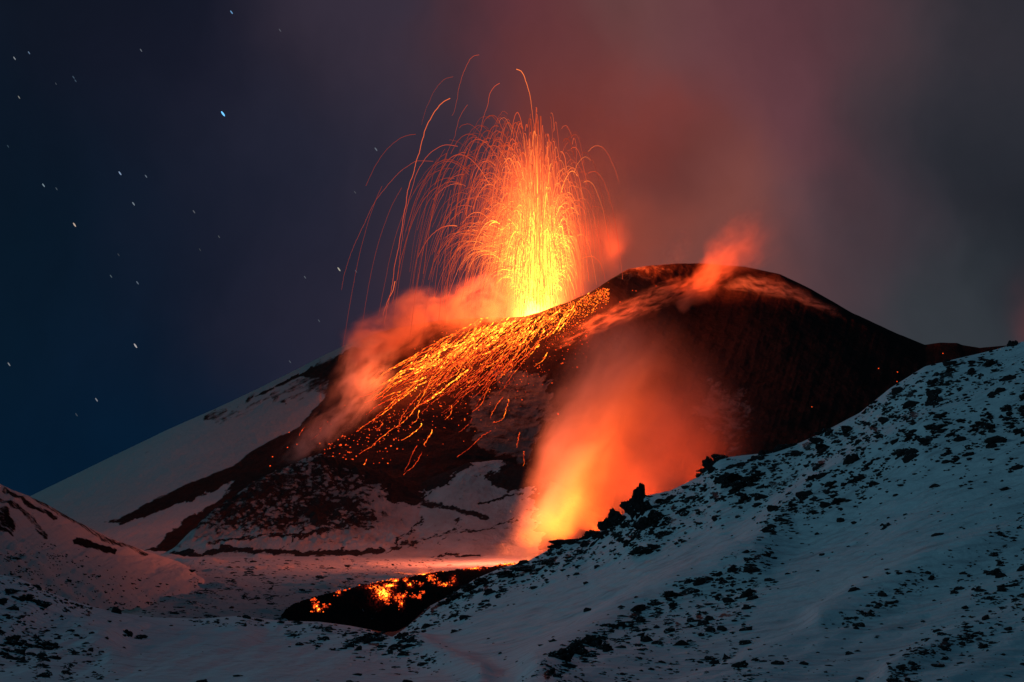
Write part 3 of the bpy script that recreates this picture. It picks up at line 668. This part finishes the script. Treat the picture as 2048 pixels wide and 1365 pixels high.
for (x, y) in [(1265, 582), (1272, 583), (1312, 573), (1105, 690), (1240, 605), (1795, 745), (1794, 764), (1840, 746), (1624, 815), (1757, 738), (1886, 708), (915, 700), (660, 965), (773, 1029), (845, 1035), (882, 995), (1048, 905), (988, 845), (604, 862), (578, 866), (575, 896), (640, 858), (662, 850), (655, 845), (690, 812), (540, 933), (545, 915), (594, 890), (640, 888), (660, 898)]:
    blocks.append((.55, (V.at(x, y, .3)), .45))
blocks.sort(key=lambda q: -q[0])
variants = []
for k in range(6):
    vv, ff = boulder(ICO1, rs, .1, 8, .9); me_o = mesh_np("glowing_block", vv, ff, M_lava, {'ember_heat': np.full(len(vv), .42 + .11 * k)}, smooth=False); variants.append(me_o.data); bpy.data.objects.remove(me_o)
for sz, p, h in blocks[:290]:
    k = int(min(5, max(0, (h - .42) / .11)))
    o = bpy.data.objects.new("glowing_block", variants[k]); COL.objects.link(o); o.location = p; o.scale = (sz,) * 3; o.rotation_euler = (rs.rand() * 6, rs.rand() * 6, rs.rand() * 6)
    tag(o, "small glowing orange lava block lying on the dark slope of the cone", "lava block", "glowing blocks scattered over the cone")
def scatter_mesh(name, items, mat, base=ICO1, **kw):
    Vs, Fs, Hs, n = [], [], [], 0
    for sz, p, h in items:
        v, f = boulder(base, rs, .1, 7, .9); Vs.append(v * sz + p); Fs.append(f + n); n += len(v); Hs.append(np.full(len(v), h))
    return mesh_np(name, np.concatenate(Vs), np.concatenate(Fs), mat, {'ember_heat': np.concatenate(Hs)}, smooth=False)
o = scatter_mesh("glowing_cinders", blocks[290:], M_lava); tag(o, "countless tiny glowing cinders strewn below the crater rim", "cinders", kind='stuff')

# ------------------------------------------------------------------ lava flow on the valley floor
LF = [(556, 1232), (585, 1213), (620, 1199), (680, 1186), (735, 1171), (790, 1160), (850, 1149), (900, 1142), (960, 1136), (1060, 1124), (1140, 1112), (1180, 1120), (1150, 1150), (1100, 1200), (1000, 1240), (880, 1290), (700, 1300), (620, 1270)]
gx = np.arange(545, 1190, 1.6); gy = np.arange(1105, 1310, 1.0)
GX, GY = np.meshgrid(gx, gy)
sd = poly_sdf(GX, GY, LF) + fbm(GX / 18, GY / 12, 4, 101) * 5
hole = poly_sdf(GX, GY, [(705, 1205), (740, 1201), (765, 1222), (778, 1240), (770, 1262), (730, 1245)]) + fbm(GX / 12, GY / 8, 3, 102) * 3
zz = np.empty(GX.shape + (3,))
for j in range(GX.shape[1]):
    col_i = min(np.searchsorted(PL.cols, gx[j]), len(PL.cols) - 1); pyc = PL.mono[:, col_i]
    for c in range(3): zz[:, j, c] = np.interp(-gy, -pyc, PL.P[:, col_i, c])
keep = (sd > -2) 
hgt = 1.7 * sstep(-2, 9, np.minimum(sd, hole * -1 + 3 if False else sd)) * (1 - .85 * sstep(-2, 6, hole)) + fbm(GX / 9, GY / 5, 4, 103, .6, True) * .8 * sstep(0, 8, sd) - .3
zz[..., 2] += hgt
HOT = [(1010, 1136, 40, 4, .8), (945, 1146, 20, 3, .6), (1060, 1130, 40, 6, .8), (765, 1197, 17, 13, 1.0), (778, 1182, 12, 5, .8), (735, 1173, 24, 3.5, .75), (845, 1154, 17, 4, 1.0), (687, 1185, 7, 5, .6), (676, 1196, 5, 5, .5), (630, 1224, 5, 6, .85), (636, 1232, 6, 4, .75), (650, 1226, 5, 3, .5), (627, 1212, 3, 5, .5),
 (788, 1170, 8, 5, .8), (810, 1170, 5, 6, .55), (819, 1180, 6, 5, .7), (840, 1178, 5, 3, .6), (858, 1164, 4, 5, .7), (866, 1169, 7, 3, .75), (888, 1180, 14, 3, .6), (905, 1170, 6, 8, .4), (802, 1218, 4, 9, .6), (794, 1207, 8, 8, .6), (805, 1203, 6, 4, .6),
 (826, 1205, 5, 3, .5), (838, 1208, 3, 2, .5), (845, 1198, 2.5, 2, .5), (770, 1210, 6, 5, .7), (774, 1221, 3, 2, .6), (870, 1150, 16, 2, .6), (895, 1144, 10, 2, .7), (960, 1138, 60, 3, .5), (750, 1185, 20, 5, .55)]
hot = np.zeros(GX.shape)
for x, y, a, b, k in HOT: hot = np.maximum(hot, min(1, k * 1.2) * np.exp(-(((GX - x) / a) ** 2 + ((GY - y) / b) ** 2)))
crk = fbm(GX / 4, GY / 2.6, 4, 105, .65)
heat = np.clip(hot * 1.25 * sstep(-.12, .38, crk + hot * .25 - .02), 0, 1)
i = np.arange(GX.size).reshape(GX.shape); fq = np.stack([i[:-1, :-1], i[1:, :-1], i[1:, 1:], i[:-1, 1:]], -1).reshape(-1, 4)
kk = keep.ravel(); fq = fq[kk[fq].all(1)]; used = np.zeros(GX.size, bool); used[fq.ravel()] = True; remap = np.cumsum(used) - 1
M_crust = molten("lava_crust", [(0, (0, 0, 0)), (.12, (.05, .002, .001)), (.35, (.9, .05, .01)), (.65, (2.4, .5, .03)), (1, (4.5, 2.0, .15))]); 
M_crust.node_tree.nodes['Principled BSDF'].inputs['Specular IOR Level'].default_value = 0; M_crust.node_tree.nodes['Principled BSDF'].inputs['Base Color'].default_value = (.014, .013, .014, 1)
c0 = zz.reshape(-1, 3)[used].mean(0)
o = mesh_np("lava_flow", zz.reshape(-1, 3)[used] - c0, remap[fq], M_crust, {'ember_heat': heat.ravel()[used]}); o.location = c0
tag(o, "black crusted lava flow with glowing orange cracks on the snowy valley floor", "lava flow")
fl = []
for i in range(290):
    x, y, a, b, k = HOT[rs.randint(len(HOT))]
    xx, yy = x + rs.normal(0, a * .9), y + rs.normal(0, b * .9)
    jx = int((xx - 545) / 1.6); jy = int(yy - 1105)
    if 0 <= jx < len(gx) and 0 <= jy < len(gy) and sd[jy, jx] > 1: fl.append((rs.lognormal(0, .4) * .22, zz[jy, jx] + [0, 0, .2], k * rs.uniform(.3, .8)))
for sz, p, h in fl[:]:
    k = int(min(5, max(0, (h - .42) / .11)))
    o = bpy.data.objects.new("ember", variants[k]); COL.objects.link(o); o.location = p; o.scale = (sz,) * 3; o.rotation_euler = (rs.rand() * 6, rs.rand() * 6, rs.rand() * 6)
    tag(o, "small red-hot ember on the black lava flow in the valley", "ember", "embers on the lava flow")

# ------------------------------------------------------------------ black rocks in the near snow
def rock_mat():
    m = bpy.data.materials.new("black_lava_rock"); t, b = pbsdf(m)
    g = t.new('ShaderNodeNewGeometry'); nz = t.sep(g.outputs['Normal'])[2]
    n = t.noise(t.new('ShaderNodeTexCoord').outputs['Object'], 3, 5, .6)
    k = t.rng(t.m('ADD', nz, t.m('MULTIPLY', t.m('SUBTRACT', n, .5), 1.2)), 1.02, 1.12)
    t.put(b.inputs['Base Color'], t.mix(k, t.mix(n, (.012, .013, .015), (.035, .036, .038)), (.6, .68, .74)))
    b.inputs['Roughness'].default_value = .9; b.inputs['Specular IOR Level'].default_value = .02
    t.put(b.inputs['Normal'], t.bump(n, .6, .12)); return m
M_rock = rock_mat()
rocks = []
dtab = None
tries = 0
while len(rocks) < 12500 and tries < 200000:
    tries += 2000
    qx = rs.uniform(-200, 2420, 2000); qy = rs.uniform(600, 1400, 2000)
    dd = density(qx, qy) * (.12 + 1.6 * sstep(-.15, .40, fbm(qx / 30, qy / 18, 3, 91)))
    okk = (rs.rand(2000) < dd) & (qy > ncr(qx) + 2)
    for x, y in zip(qx[okk], qy[okk]):
        p = N.at(x, y); d = p[1]
        szpx = min(np.exp(rs.normal(1.45, .55)) * (1 if rs.rand() > .05 else 1.6), 20)
        rocks.append((szpx, szpx * .5 * d / F * 1.25, p, x, y))
rocks.sort(key=lambda q: -q[0] * (1 if -8 < q[3] < 2056 and q[4] < 1372 else .01))
print("rocks", len(rocks))
rvar = []
for k in range(14):
    vv, ff = boulder(ICO3, rs, .35, 12, .8); mo = mesh_np("lava_rock", vv, ff, M_rock, smooth=False); rvar.append(mo.data); bpy.data.objects.remove(mo)
for szpx, sz, p, x, y in rocks[:285]:
    o = bpy.data.objects.new("lava_rock", rvar[rs.randint(14)]); COL.objects.link(o); o.location = p - np.array([0, 0, sz * .05])
    o.scale = (sz * rs.uniform(.9, 1.7), sz * rs.uniform(.8, 1.3), sz * rs.uniform(.6, 1.05)); o.rotation_euler = (rs.normal(0, .25), rs.normal(0, .25), rs.rand() * 6.28)
    side = "left mound" if x < 820 else "right slope"
    tag(o, "black lava rock half sunk in the near snow of the " + side, "rock", "rocks on the near snow of the " + side)
Vs, Fs, n = [], [], 0
small = [boulder(ICO1, rs, .3, 9, .8) for k in range(30)]
for szpx, sz, p, x, y in rocks[285:]:
    v, f = small[rs.randint(30)]; a = rs.rand() * 6.28; R_ = np.array([[math.cos(a), -math.sin(a), 0], [math.sin(a), math.cos(a), 0], [0, 0, 1]])
    Vs.append((v * [sz * rs.uniform(.9, 2.0), sz, sz * rs.uniform(.5, .9)]) @ R_.T + p); Fs.append(f + n); n += len(v)
o = mesh_np("small_stones", np.concatenate(Vs), np.concatenate(Fs), M_rock, smooth=False); tag(o, "countless small black stones strewn over the near snow", "stones", kind='stuff')
pit = []
while len(pit) < 2600:
    x = rs.uniform(-40, 900); y = rs.uniform(1085 if x < 330 else 1118, 1245)
    if rs.rand() > .05 + sstep(.1, .5, fbm(np.array([x / 40]), np.array([y / 14]), 4, 222))[0]: continue
    if poly_sdf(np.array([x]), np.array([y]), LF)[0] > 0: continue
    if x < 380 and y < RG.top(x) + 45 + 40 * rs.rand(): continue
    p = PL.at(x, y)
    if x < 415:
        p2 = RG.at(x, y); p = p2 if p2[1] < p[1] else p
    pit.append((rs.lognormal(0, .5) * 1.3 * p[1] / F, p))
Vs, Fs, n = [], [], 0
for sz, p in pit:
    v, f = small[rs.randint(30)]; Vs.append(v * [sz * rs.uniform(1, 3), sz * 1.2, sz * rs.uniform(.5, 1)] + p); Fs.append(f + n); n += len(v)
o = mesh_np("plain_stones", np.concatenate(Vs), np.concatenate(Fs), M_rock, smooth=False); tag(o, "countless black stones poking through the snow of the valley floor", "stones", kind='stuff')
# outcrops
def outcrop(lumps, label, group=None, name="rock_outcrop"):
    "a jagged lava outcrop; lumps: px, py, width px, height px"
    if lumps[0][2] > 15:
        lumps = list(lumps) + [(x + rs.uniform(-.5, .5) * w, y + rs.uniform(-.1, .45) * h, w * rs.uniform(.3, .55), h * rs.uniform(.35, .7)) for x, y, w, h in lumps for _ in range(3)]
    cx, cy = lumps[0][0], lumps[0][1]; c = N.at(cx, max(cy, N.top(cx) + 2)); Vs, Fs, n = [], [], 0
    for x, y, w, h in lumps:
        y2 = max(y, N.top(x) + 1.5); p = N.at(x, y2); k = p[1] / F
        v, f = boulder(ICO4, rs, .5, 16, 1.0)
        sp = 1 + .38 * fbm(v[:, 0] * 3, v[:, 1] * 3 + v[:, 2] * 2, 4, int(rs.randint(999)), .6, True) * (v[:, 2] > -.2)
        v = v * [w * .5 * k, w * .55 * k, h * .5 * k] * sp[:, None]
        q = v + p + [0, 0, h * .12 * k] - c
        if n == 0: root = mesh_np(name, q, f, M_rock, smooth=False); root.location = c; n = 1
        else: mesh_np("boulder", q, f, M_rock, smooth=False, parent=root)
    return tag(root, label, "rock", group)
outcrop([(1276, 1006, 24, 46), (1284, 998, 14, 34), (1262, 1022, 30, 34), (1290, 1022, 34, 34)], "jagged upright black lava spike, tallest on the ridge line")
outcrop([(1228, 1040, 26, 44), (1216, 1052, 22, 30), (1240, 1048, 28, 26), (1208, 1058, 16, 20)], "craggy black outcrop on the ridge just left of the tall spike")
outcrop([(1185, 1068, 26, 16), (1196, 1072, 24, 14), (1172, 1074, 20, 10)], "low black rock ledge left of the craggy ridge outcrop")
outcrop([(1125, 1088, 44, 14), (1145, 1084, 34, 10), (1110, 1094, 26, 10)], "flat snow-topped rock slab on the ridge beside the steam column")
outcrop([(1422, 925, 20, 26), (1440, 916, 34, 12), (1410, 938, 26, 16), (1425, 944, 16, 16)], "dark rock step with a steep left face on the ridge, right of the spike")
outcrop([(1455, 965, 44, 26), (1480, 975, 34, 20), (1500, 962, 30, 18), (1470, 985, 22, 16), (1488, 1000, 18, 22)], "large cluster of black rock on the slope below the ridge step")
outcrop([(1295, 1055, 34, 26), (1318, 1038, 34, 18), (1308, 1050, 26, 16)], "pair of black boulders below the tall ridge spike")
outcrop([(1290, 1105, 46, 16), (1310, 1098, 28, 12)], "low dark boulder ledge in the upper part of the bright snow hollow")
outcrop([(1560, 880, 30, 16), (1580, 872, 26, 12)], "dark clump of rock just under the ridge line, upper right")
outcrop([(2022, 688, 16, 18), (2030, 690, 12, 12)], "small dark crag on the skyline at the right edge")
outcrop([(1535, 870, 18, 12), (1640, 858, 20, 10), (1650, 850, 14, 10)], "broken dark ledge along the ridge line, upper right")
outcrop([(940, 1180, 36, 16), (915, 1196, 40, 16), (965, 1168, 26, 14), (890, 1208, 30, 12)], "long rough black ledge at the lower left end of the ridge")
outcrop([(1060, 1140, 60, 12), (1010, 1150, 44, 12), (1100, 1125, 50, 10)], "long thin black ledge under the foot of the steam column")
outcrop([(1155, 1305, 46, 26), (1125, 1318, 40, 24), (1185, 1290, 34, 22), (1210, 1300, 26, 18)], "big heap of black blocks at the bottom, right of centre")
outcrop([(745, 1275, 40, 14), (720, 1283, 30, 14), (760, 1281, 26, 10)], "ragged dark rock on the small near mound below the lava flow")
outcrop([(800, 1275, 16, 16), (812, 1271, 12, 12)], "single upright dark rock in the saddle below the lava flow")
outcrop([(22, 1283, 34, 16), (35, 1290, 22, 10)], "larger dark boulder at the far left bottom")
outcrop([(88, 1292, 40, 12), (95, 1298, 30, 8)], "flat dark boulder at the bottom left with snow on top")
outcrop([(257, 1270, 18, 12), (280, 1276, 24, 8)], "dark boulder alone in the smooth left snow")
outcrop([(50, 1198, 34, 12), (80, 1210, 34, 12), (22, 1184, 26, 10)], "dark ledge of rocks along the top of the left mound")

# ------------------------------------------------------------------ stars
STARS = [(446, 228, 1.9, (.16, .55, 1), 2.2, "brightest blue star, high in the left half"), (463, 25, 1.3, (.2, .45, .8), 1.1, "small blue star near the top edge"), (29, 117, 1.2, (.5, .55, .6), .7, 0), (58, 106, 1.1, (.3, .45, .7), .6, 0), (38, 195, 1.1, (.6, .6, .55), .5, 0),
 (282, 101, 1.1, (.45, .5, .6), .4, 0), (149, 450, 1.5, (.8, .62, .5), 1.0, "pale orange star low on the left"), (240, 347, 1.4, (.4, .55, .8), .9, 0), (292, 353, 1.1, (.4, .5, .65), .45, 0), (267, 408, 1.3, (.45, .55, .65), .6, 0), (87, 371, 1.3, (.4, .55, .65), .7, 0), (113, 378, 1, (.3, .4, .5), .3, 0),
 (147, 155, 1.1, (.25, .4, .6), .3, 0), (151, 162, 1, (.25, .4, .6), .3, 0), (388, 424, 1.2, (.4, .42, .5), .35, 0), (438, 474, 1, (.4, .45, .5), .25, 0), (678, 539, 1.4, (.75, .7, .55), .9, "pale yellow star left of the lava trails"), (610, 555, 1, (.4, .45, .55), .35, 0), (275, 566, 1.2, (.35, .45, .6), .45, 0),
 (222, 553, 1.1, (.3, .42, .5), .35, 0), (271, 692, 1.6, (.7, .65, .65), .9, "cream star above the snowy left flank"), (193, 800, 1.3, (.5, .52, .58), .6, 0), (18, 729, 1.3, (.5, .52, .55), .6, 0), (638, 642, 1, (.35, .4, .5), .3, 0), (560, 61, 1.2, (.4, .4, .5), .3, 0),
 (752, 299, 1.3, (.4, .45, .55), .5, 0), (712, 543, 1, (.35, .4, .5), .3, 0), (580, 724, 1, (.35, .4, .5), .3, 0), (710, 385, 1, (.4, .4, .5), .25, 0), (112, 168, .9, (.3, .35, .45), .25, 0), (16, 293, 1, (.2, .35, .5), .25, 0), (400, 500, 1, (.3, .35, .4), .2, 0), (153, 830, 1.2, (.3, .38, .5), .2, 0), (237, 510, 1, (.3, .36, .45), .2, 0)]
smats = {}
sv, sf = ICO2
for x, y, r, c, e, lab in STARS:
    m = bpy.data.materials.new("starlight"); tt_, b = pbsdf(m); b.inputs['Base Color'].default_value = (0, 0, 0, 1)
    b.inputs['Emission Color'].default_value = tuple(c) + (1,); b.inputs['Emission Strength'].default_value = e * .62; m.cycles.emission_sampling = 'NONE'
    Y = 14000.0; k = Y / F
    o = mesh_np("star", sv * [r * k * .95, r * k * .95, r * k * 3.4], sf, m); o.location = P(x, y, Y)
    o.rotation_euler = (0, rad(-36), 0)
    tag(o, lab or "faint small star in the dark blue sky on the left", "star", "stars in the night sky")
# ------------------------------------------------------------------ smoke and steam (real scattering, lit by the lava and the sky)
def fcurve(t, x, xs, ys):
    lo, hi = min(ys), max(ys)
    if hi - lo < 1e-4: return lo
    n = t.new('ShaderNodeFloatCurve'); c = n.mapping.curves[0]; pts = list(zip(xs, [(y - lo) / (hi - lo) for y in ys]))
    c.points[0].location = pts[0]; c.points[1].location = pts[-1]
    for p in pts[1:-1]: c.points.new(*p)
    n.mapping.update(); t.put(n.inputs[1], x)
    return t.m('MULTIPLY_ADD', n.outputs[0], hi - lo, lo)
def plume(name, label, pts, dens, col=(.85, .85, .85), nscale=2.0, stretch=1.0, lo=.3, hi=.7, warp=.6, ends=(.08, .25), edge=1.0, cat="smoke", depth=1.0, step=None, grad=None, detail=3):
    "pts: px, py, distance, radius in picture pixels - a soft tube of smoke along these"
    W3 = np.array([P(a, b, c) for a, b, c, r in pts]); R = np.array([r * c / F for a, b, c, r in pts])
    ax = Vector(W3[-1] - W3[0]); L = ax.length; rot = ax.to_track_quat('Z', 'Y').to_matrix(); ri = np.array(rot.inverted())
    loc = (W3 - W3[0]) @ ri.T; zt = loc[:, 2] / L
    zt = np.maximum.accumulate(zt + np.arange(len(zt)) * 1e-4); q = np.linspace(0, 1, 11)
    def rs_(y): return pchip(zt, np.array(y)[:, None], q)[:, 0]
    cx, cy, rr = rs_(loc[:, 0]), rs_(loc[:, 1]), rs_(R)
    Rm = float(np.mean(R))
    # domain: a tube that holds the smoke
    k = 16; an = np.arange(k) * 2 * math.pi / k; Vv = []
    for a, b, r, z in zip(cx, cy, rr, q * L):
        rad_ = r + warp * Rm * .45; Vv.append(np.stack([a + rad_ * np.cos(an), b + rad_ * depth * np.sin(an), np.full(k, z)], -1))
    Vv = np.concatenate(Vv); e = warp * Rm * .3
    Vv[:k, 2] -= e; Vv[-k:, 2] += e
    i = np.arange(11 * k).reshape(11, k); j = np.roll(i, -1, 1); Fq = np.stack([i[:-1], j[:-1], j[1:], i[1:]], -1).reshape(-1, 4)
    n = len(Vv); Vv = np.concatenate([Vv, [Vv[:k].mean(0)], [Vv[-k:].mean(0)]])
    caps = [[i[0, a], n, i[0, (a + 1) % k], i[0, (a + 1) % k]] for a in range(k)]
    me = bpy.data.meshes.new(name)
    faces = [tuple(f) for f in Fq.tolist()] + [(int(i[0, (a + 1) % k]), int(i[0, a]), n) for a in range(k)] + [(int(i[-1, a]), int(i[-1, (a + 1) % k]), n + 1) for a in range(k)]
    me.from_pydata([tuple(v) for v in Vv.tolist()], [], faces); me.update()
    o = bpy.data.objects.new(name, me); COL.objects.link(o)
    o.matrix_world = Matrix.Translation(Vector(W3[0])) @ rot.to_4x4()
    m = bpy.data.materials.new(name + "_air"); m.use_nodes = True; t = NT(m.node_tree); t.n.clear()
    pos = t.new('ShaderNodeTexCoord').outputs['Object']
    if warp: 
        wv = t.vm('SUBTRACT', t.noise(t.vm('ADD', t.vm('MULTIPLY', pos, (1, 1, 1 / max(1, stretch * .5))), (float(rs.rand() * 50 * Rm),) * 3), .9 / Rm, 2, .5, color=True), (.5, .5, .5))
        pos2 = t.vm('ADD', pos, t.vm('SCALE', wv, warp * Rm * 1.6))
    else: pos2 = pos
    x, y, z = t.sep(pos2); tt = t.m('DIVIDE', z, L, clamp=True)
    X = t.m('SUBTRACT', x, fcurve(t, tt, q, cx)); Yy = t.m('DIVIDE', t.m('SUBTRACT', y, fcurve(t, tt, q, cy)), depth)
    d = t.m('DIVIDE', t.m('SQRT', t.m('ADD', t.m('MULTIPLY', X, X), t.m('MULTIPLY', Yy, Yy))), fcurve(t, tt, q, rr))
    f = t.rng(d, 1.0, max(0, 1 - edge), 0, 1)
    f = t.m('MULTIPLY', f, t.m('MULTIPLY', t.rng(t.m('DIVIDE', z, L), -.02, max(ends[0], .005)), t.rng(t.m('DIVIDE', z, L), 1, 1 - ends[1])))
    nz = t.noise(t.vm('MULTIPLY', pos2, (1, 1, 1 / stretch)), nscale / Rm, detail, .55)
    f = t.m('MULTIPLY', f, t.rng(nz, lo, hi))
    if grad: f = t.m('MULTIPLY', f, fcurve(t, tt, [g[0] for g in grad], [g[1] for g in grad]))
    v = t.new('ShaderNodeVolumePrincipled'); v.inputs['Color'].default_value = tuple(col) + (1,); v.inputs['Anisotropy'].default_value = 0.15
    t.put(v.inputs['Density'], t.m('MULTIPLY', f, dens))
    out = t.new('ShaderNodeOutputMaterial'); t.l.new(v.outputs[0], out.inputs['Volume']); me.materials.append(m)
    m.cycles.volume_step_rate = step or 1.0
    return tag(o, label, cat), t, v, f
plume("steam_column", "tall orange-lit steam column rising from the lava behind the near snow ridge",
 [(905, 1152, 728, 9), (965, 1140, 742, 22), (1030, 1118, 760, 50), (1090, 1055, 778, 82), (1130, 960, 796, 96), (1165, 865, 815, 104), (1210, 770, 830, 114), (1255, 690, 845, 125), (1300, 610, 858, 130)],
 .085, col=(.9, .82, .75), nscale=1.3, stretch=3.2, lo=.25, hi=.75, warp=.5, ends=(.0, .38), cat="steam column", edge=1.0, grad=[(0, .5), (.12, .34), (.3, .48), (.6, 1), (.8, 1), (1, .7)])
plume("steam_veil", "broad thin veil of red-lit steam hanging right of the bright steam column",
 [(1130, 1190, 770, 150), (1230, 1060, 785, 205), (1300, 930, 810, 215), (1335, 790, 840, 190), (1330, 670, 865, 140)],
 .018, col=(.9, .66, .55), nscale=1.8, stretch=1.3, lo=.1, hi=.8, warp=.45, ends=(.0, .35), cat="steam veil")
def above(pts, gap):   # keep a path in front of the slope of the cone
    return [(x, y, min(Y, float(V.at(x, max(y, V.top(x) + 6))[1]) - gap), r) for x, y, Y, r in pts]
plume("crater_smoke", "orange-lit smoke blowing down the left side of the crater",
 above([(1050, 586, 1465, 42), (980, 612, 1462, 66), (900, 636, 1460, 84), (830, 662, 1458, 96), (770, 690, 1452, 92), (725, 725, 1440, 76), (700, 765, 1425, 60)], 16),
 .085, col=(.88, .60, .48), nscale=2.0, stretch=2.2, lo=.34, hi=.68, warp=1.0, ends=(.05, .2), cat="smoke")
plume("flank_smoke", "pale grey smoke draining down the dark flank left of the lava streams",
 above([(760, 680, 1440, 66), (730, 750, 1420, 72), (705, 820, 1395, 68), (660, 870, 1370, 56), (600, 905, 1330, 46), (540, 935, 1300, 30)], 20),
 .060, nscale=2.6, stretch=4.0, lo=.42, hi=.66, warp=.6, ends=(.15, .25), cat="smoke")
plume("summit_plume", "bright red-lit smoke plume leaning up to the right off the summit",
 [(1350, 618, 1460, 8), (1385, 590, 1500, 28), (1420, 560, 1540, 42), (1455, 520, 1570, 60), (1490, 480, 1575, 78), (1530, 425, 1585, 84)],
 .07, col=(.92, .70, .60), nscale=1.4, stretch=2.6, lo=.25, hi=.75, warp=.8, ends=(.05, .45), cat="smoke plume")
plume("summit_wisps", "long streaks of red-lit smoke combed along the slope below the summit",
 above([(1090, 700, 1445, 20), (1170, 665, 1460, 26), (1250, 628, 1480, 30), (1330, 592, 1510, 34), (1420, 565, 1540, 30), (1480, 545, 1560, 20)], 8),
 .17, col=(.88, .60, .48), nscale=3.6, stretch=6.0, lo=.48, hi=.66, warp=.4, ends=(.15, .15), cat="smoke")
plume("shoulder_wisps", "dim wisps of smoke trailing over the right shoulder of the summit",
 above([(1440, 580, 1560, 20), (1500, 575, 1560, 34), (1560, 585, 1550, 30), (1640, 612, 1540, 18), (1700, 640, 1530, 10)], 6),
 .09, nscale=2.6, stretch=3.0, lo=.42, hi=.66, warp=.6, ends=(.15, .3), cat="smoke")
plume("summit_puff", "small faint puff of red-lit smoke on the skyline between fountain and summit plume",
 [(1330, 548, 1600, 22), (1345, 515, 1605, 34), (1360, 480, 1610, 34), (1370, 450, 1615, 26)],
 .030, nscale=1.5, stretch=1.5, lo=.2, hi=.8, warp=.6, ends=(.05, .5), cat="smoke")
plume("ash_plume", "dark red ash plume drifting up behind the right side of the lava fountain",
 [(1120, 640, 1520, 50), (1168, 530, 1530, 85), (1190, 430, 1545, 95), (1205, 330, 1565, 105), (1225, 230, 1590, 110), (1235, 140, 1620, 110)],
 .026, col=(.92, .66, .55), nscale=1.3, stretch=2.2, lo=.1, hi=.8, warp=.8, ends=(.02, .5), cat="ash plume", grad=[(0, 1), (.35, .8), (.6, .4), (1, .12)])
plume("vapour_puff", "small glowing vapour puff over the brightest crack of the lava flow",
 [(842, 1156, 700, 12), (843, 1144, 702, 18), (846, 1128, 705, 22), (850, 1105, 708, 24)],
 .03, nscale=1.5, lo=.2, hi=.8, warp=.4, ends=(.05, .5), cat="vapour")
plume("flow_vapour", "low reddish vapour drifting just above the glowing part of the lava flow",
 [(690, 1190, 590, 8), (760, 1176, 625, 16), (840, 1158, 680, 20), (920, 1146, 735, 20), (990, 1132, 775, 14)],
 .045, col=(.9, .7, .65), nscale=1.6, stretch=2.0, lo=.2, hi=.8, warp=.5, ends=(.1, .1), cat="vapour")
# emissive volume: the fountain's core glow, and a halo in place of lit haze
o, t, v, f = plume("fountain_glow", None,
 [(1078, 640, 1472, 150), (1074, 570, 1472, 170), (1068, 500, 1472, 175), (1060, 420, 1472, 170), (1050, 330, 1472, 160), (1045, 250, 1472, 130)],
 .0, nscale=1.2, stretch=2.5, lo=.15, hi=.8, warp=.35, ends=(.0, .5), cat=None)
em = t.new('ShaderNodeEmission')
x, y, z = t.sep(t.new('ShaderNodeTexCoord').outputs['Object'])
LZ = (P(1045, 250, 1472) - P(1078, 634, 1472)); LZ = float(np.linalg.norm(LZ))
zz_ = t.m('DIVIDE', z, LZ, clamp=True); rr_ = t.m('MULTIPLY', t.m('SQRT', t.m('ADD', t.m('MULTIPLY', x, x), t.m('MULTIPLY', y, y))), 1 / 19.0)
r2 = t.m('MULTIPLY', rr_, rr_)
glow_core = t.m('EXPONENT', t.m('MULTIPLY', t.m('ADD', t.m('MULTIPLY', r2, 1.0), t.m('MULTIPLY', zz_, 3.3)), -1.0))
wide = t.m('EXPONENT', t.m('MULTIPLY', t.m('ADD', t.m('MULTIPLY', r2, .16), t.m('MULTIPLY', zz_, 1.7)), -1.0))
t.put(em.inputs[0], t.mix(t.rng(glow_core, .03, .6, smooth=False), (1, .105, .018), (1, .52, .05)))
t.put(em.inputs[1], t.m('MULTIPLY', f, t.m('ADD', t.m('MULTIPLY', glow_core, .62), t.m('MULTIPLY', wide, .085))))
t.l.new(em.outputs[0], [n for n in t.n if n.type == 'OUTPUT_MATERIAL'][0].inputs['Volume'])
mw = o.matrix_world.copy(); o.parent = fountain; o.matrix_basis = Matrix.Translation(-FB) @ mw
for k_ in ('label', 'category'):
    if k_ in o: del o[k_]
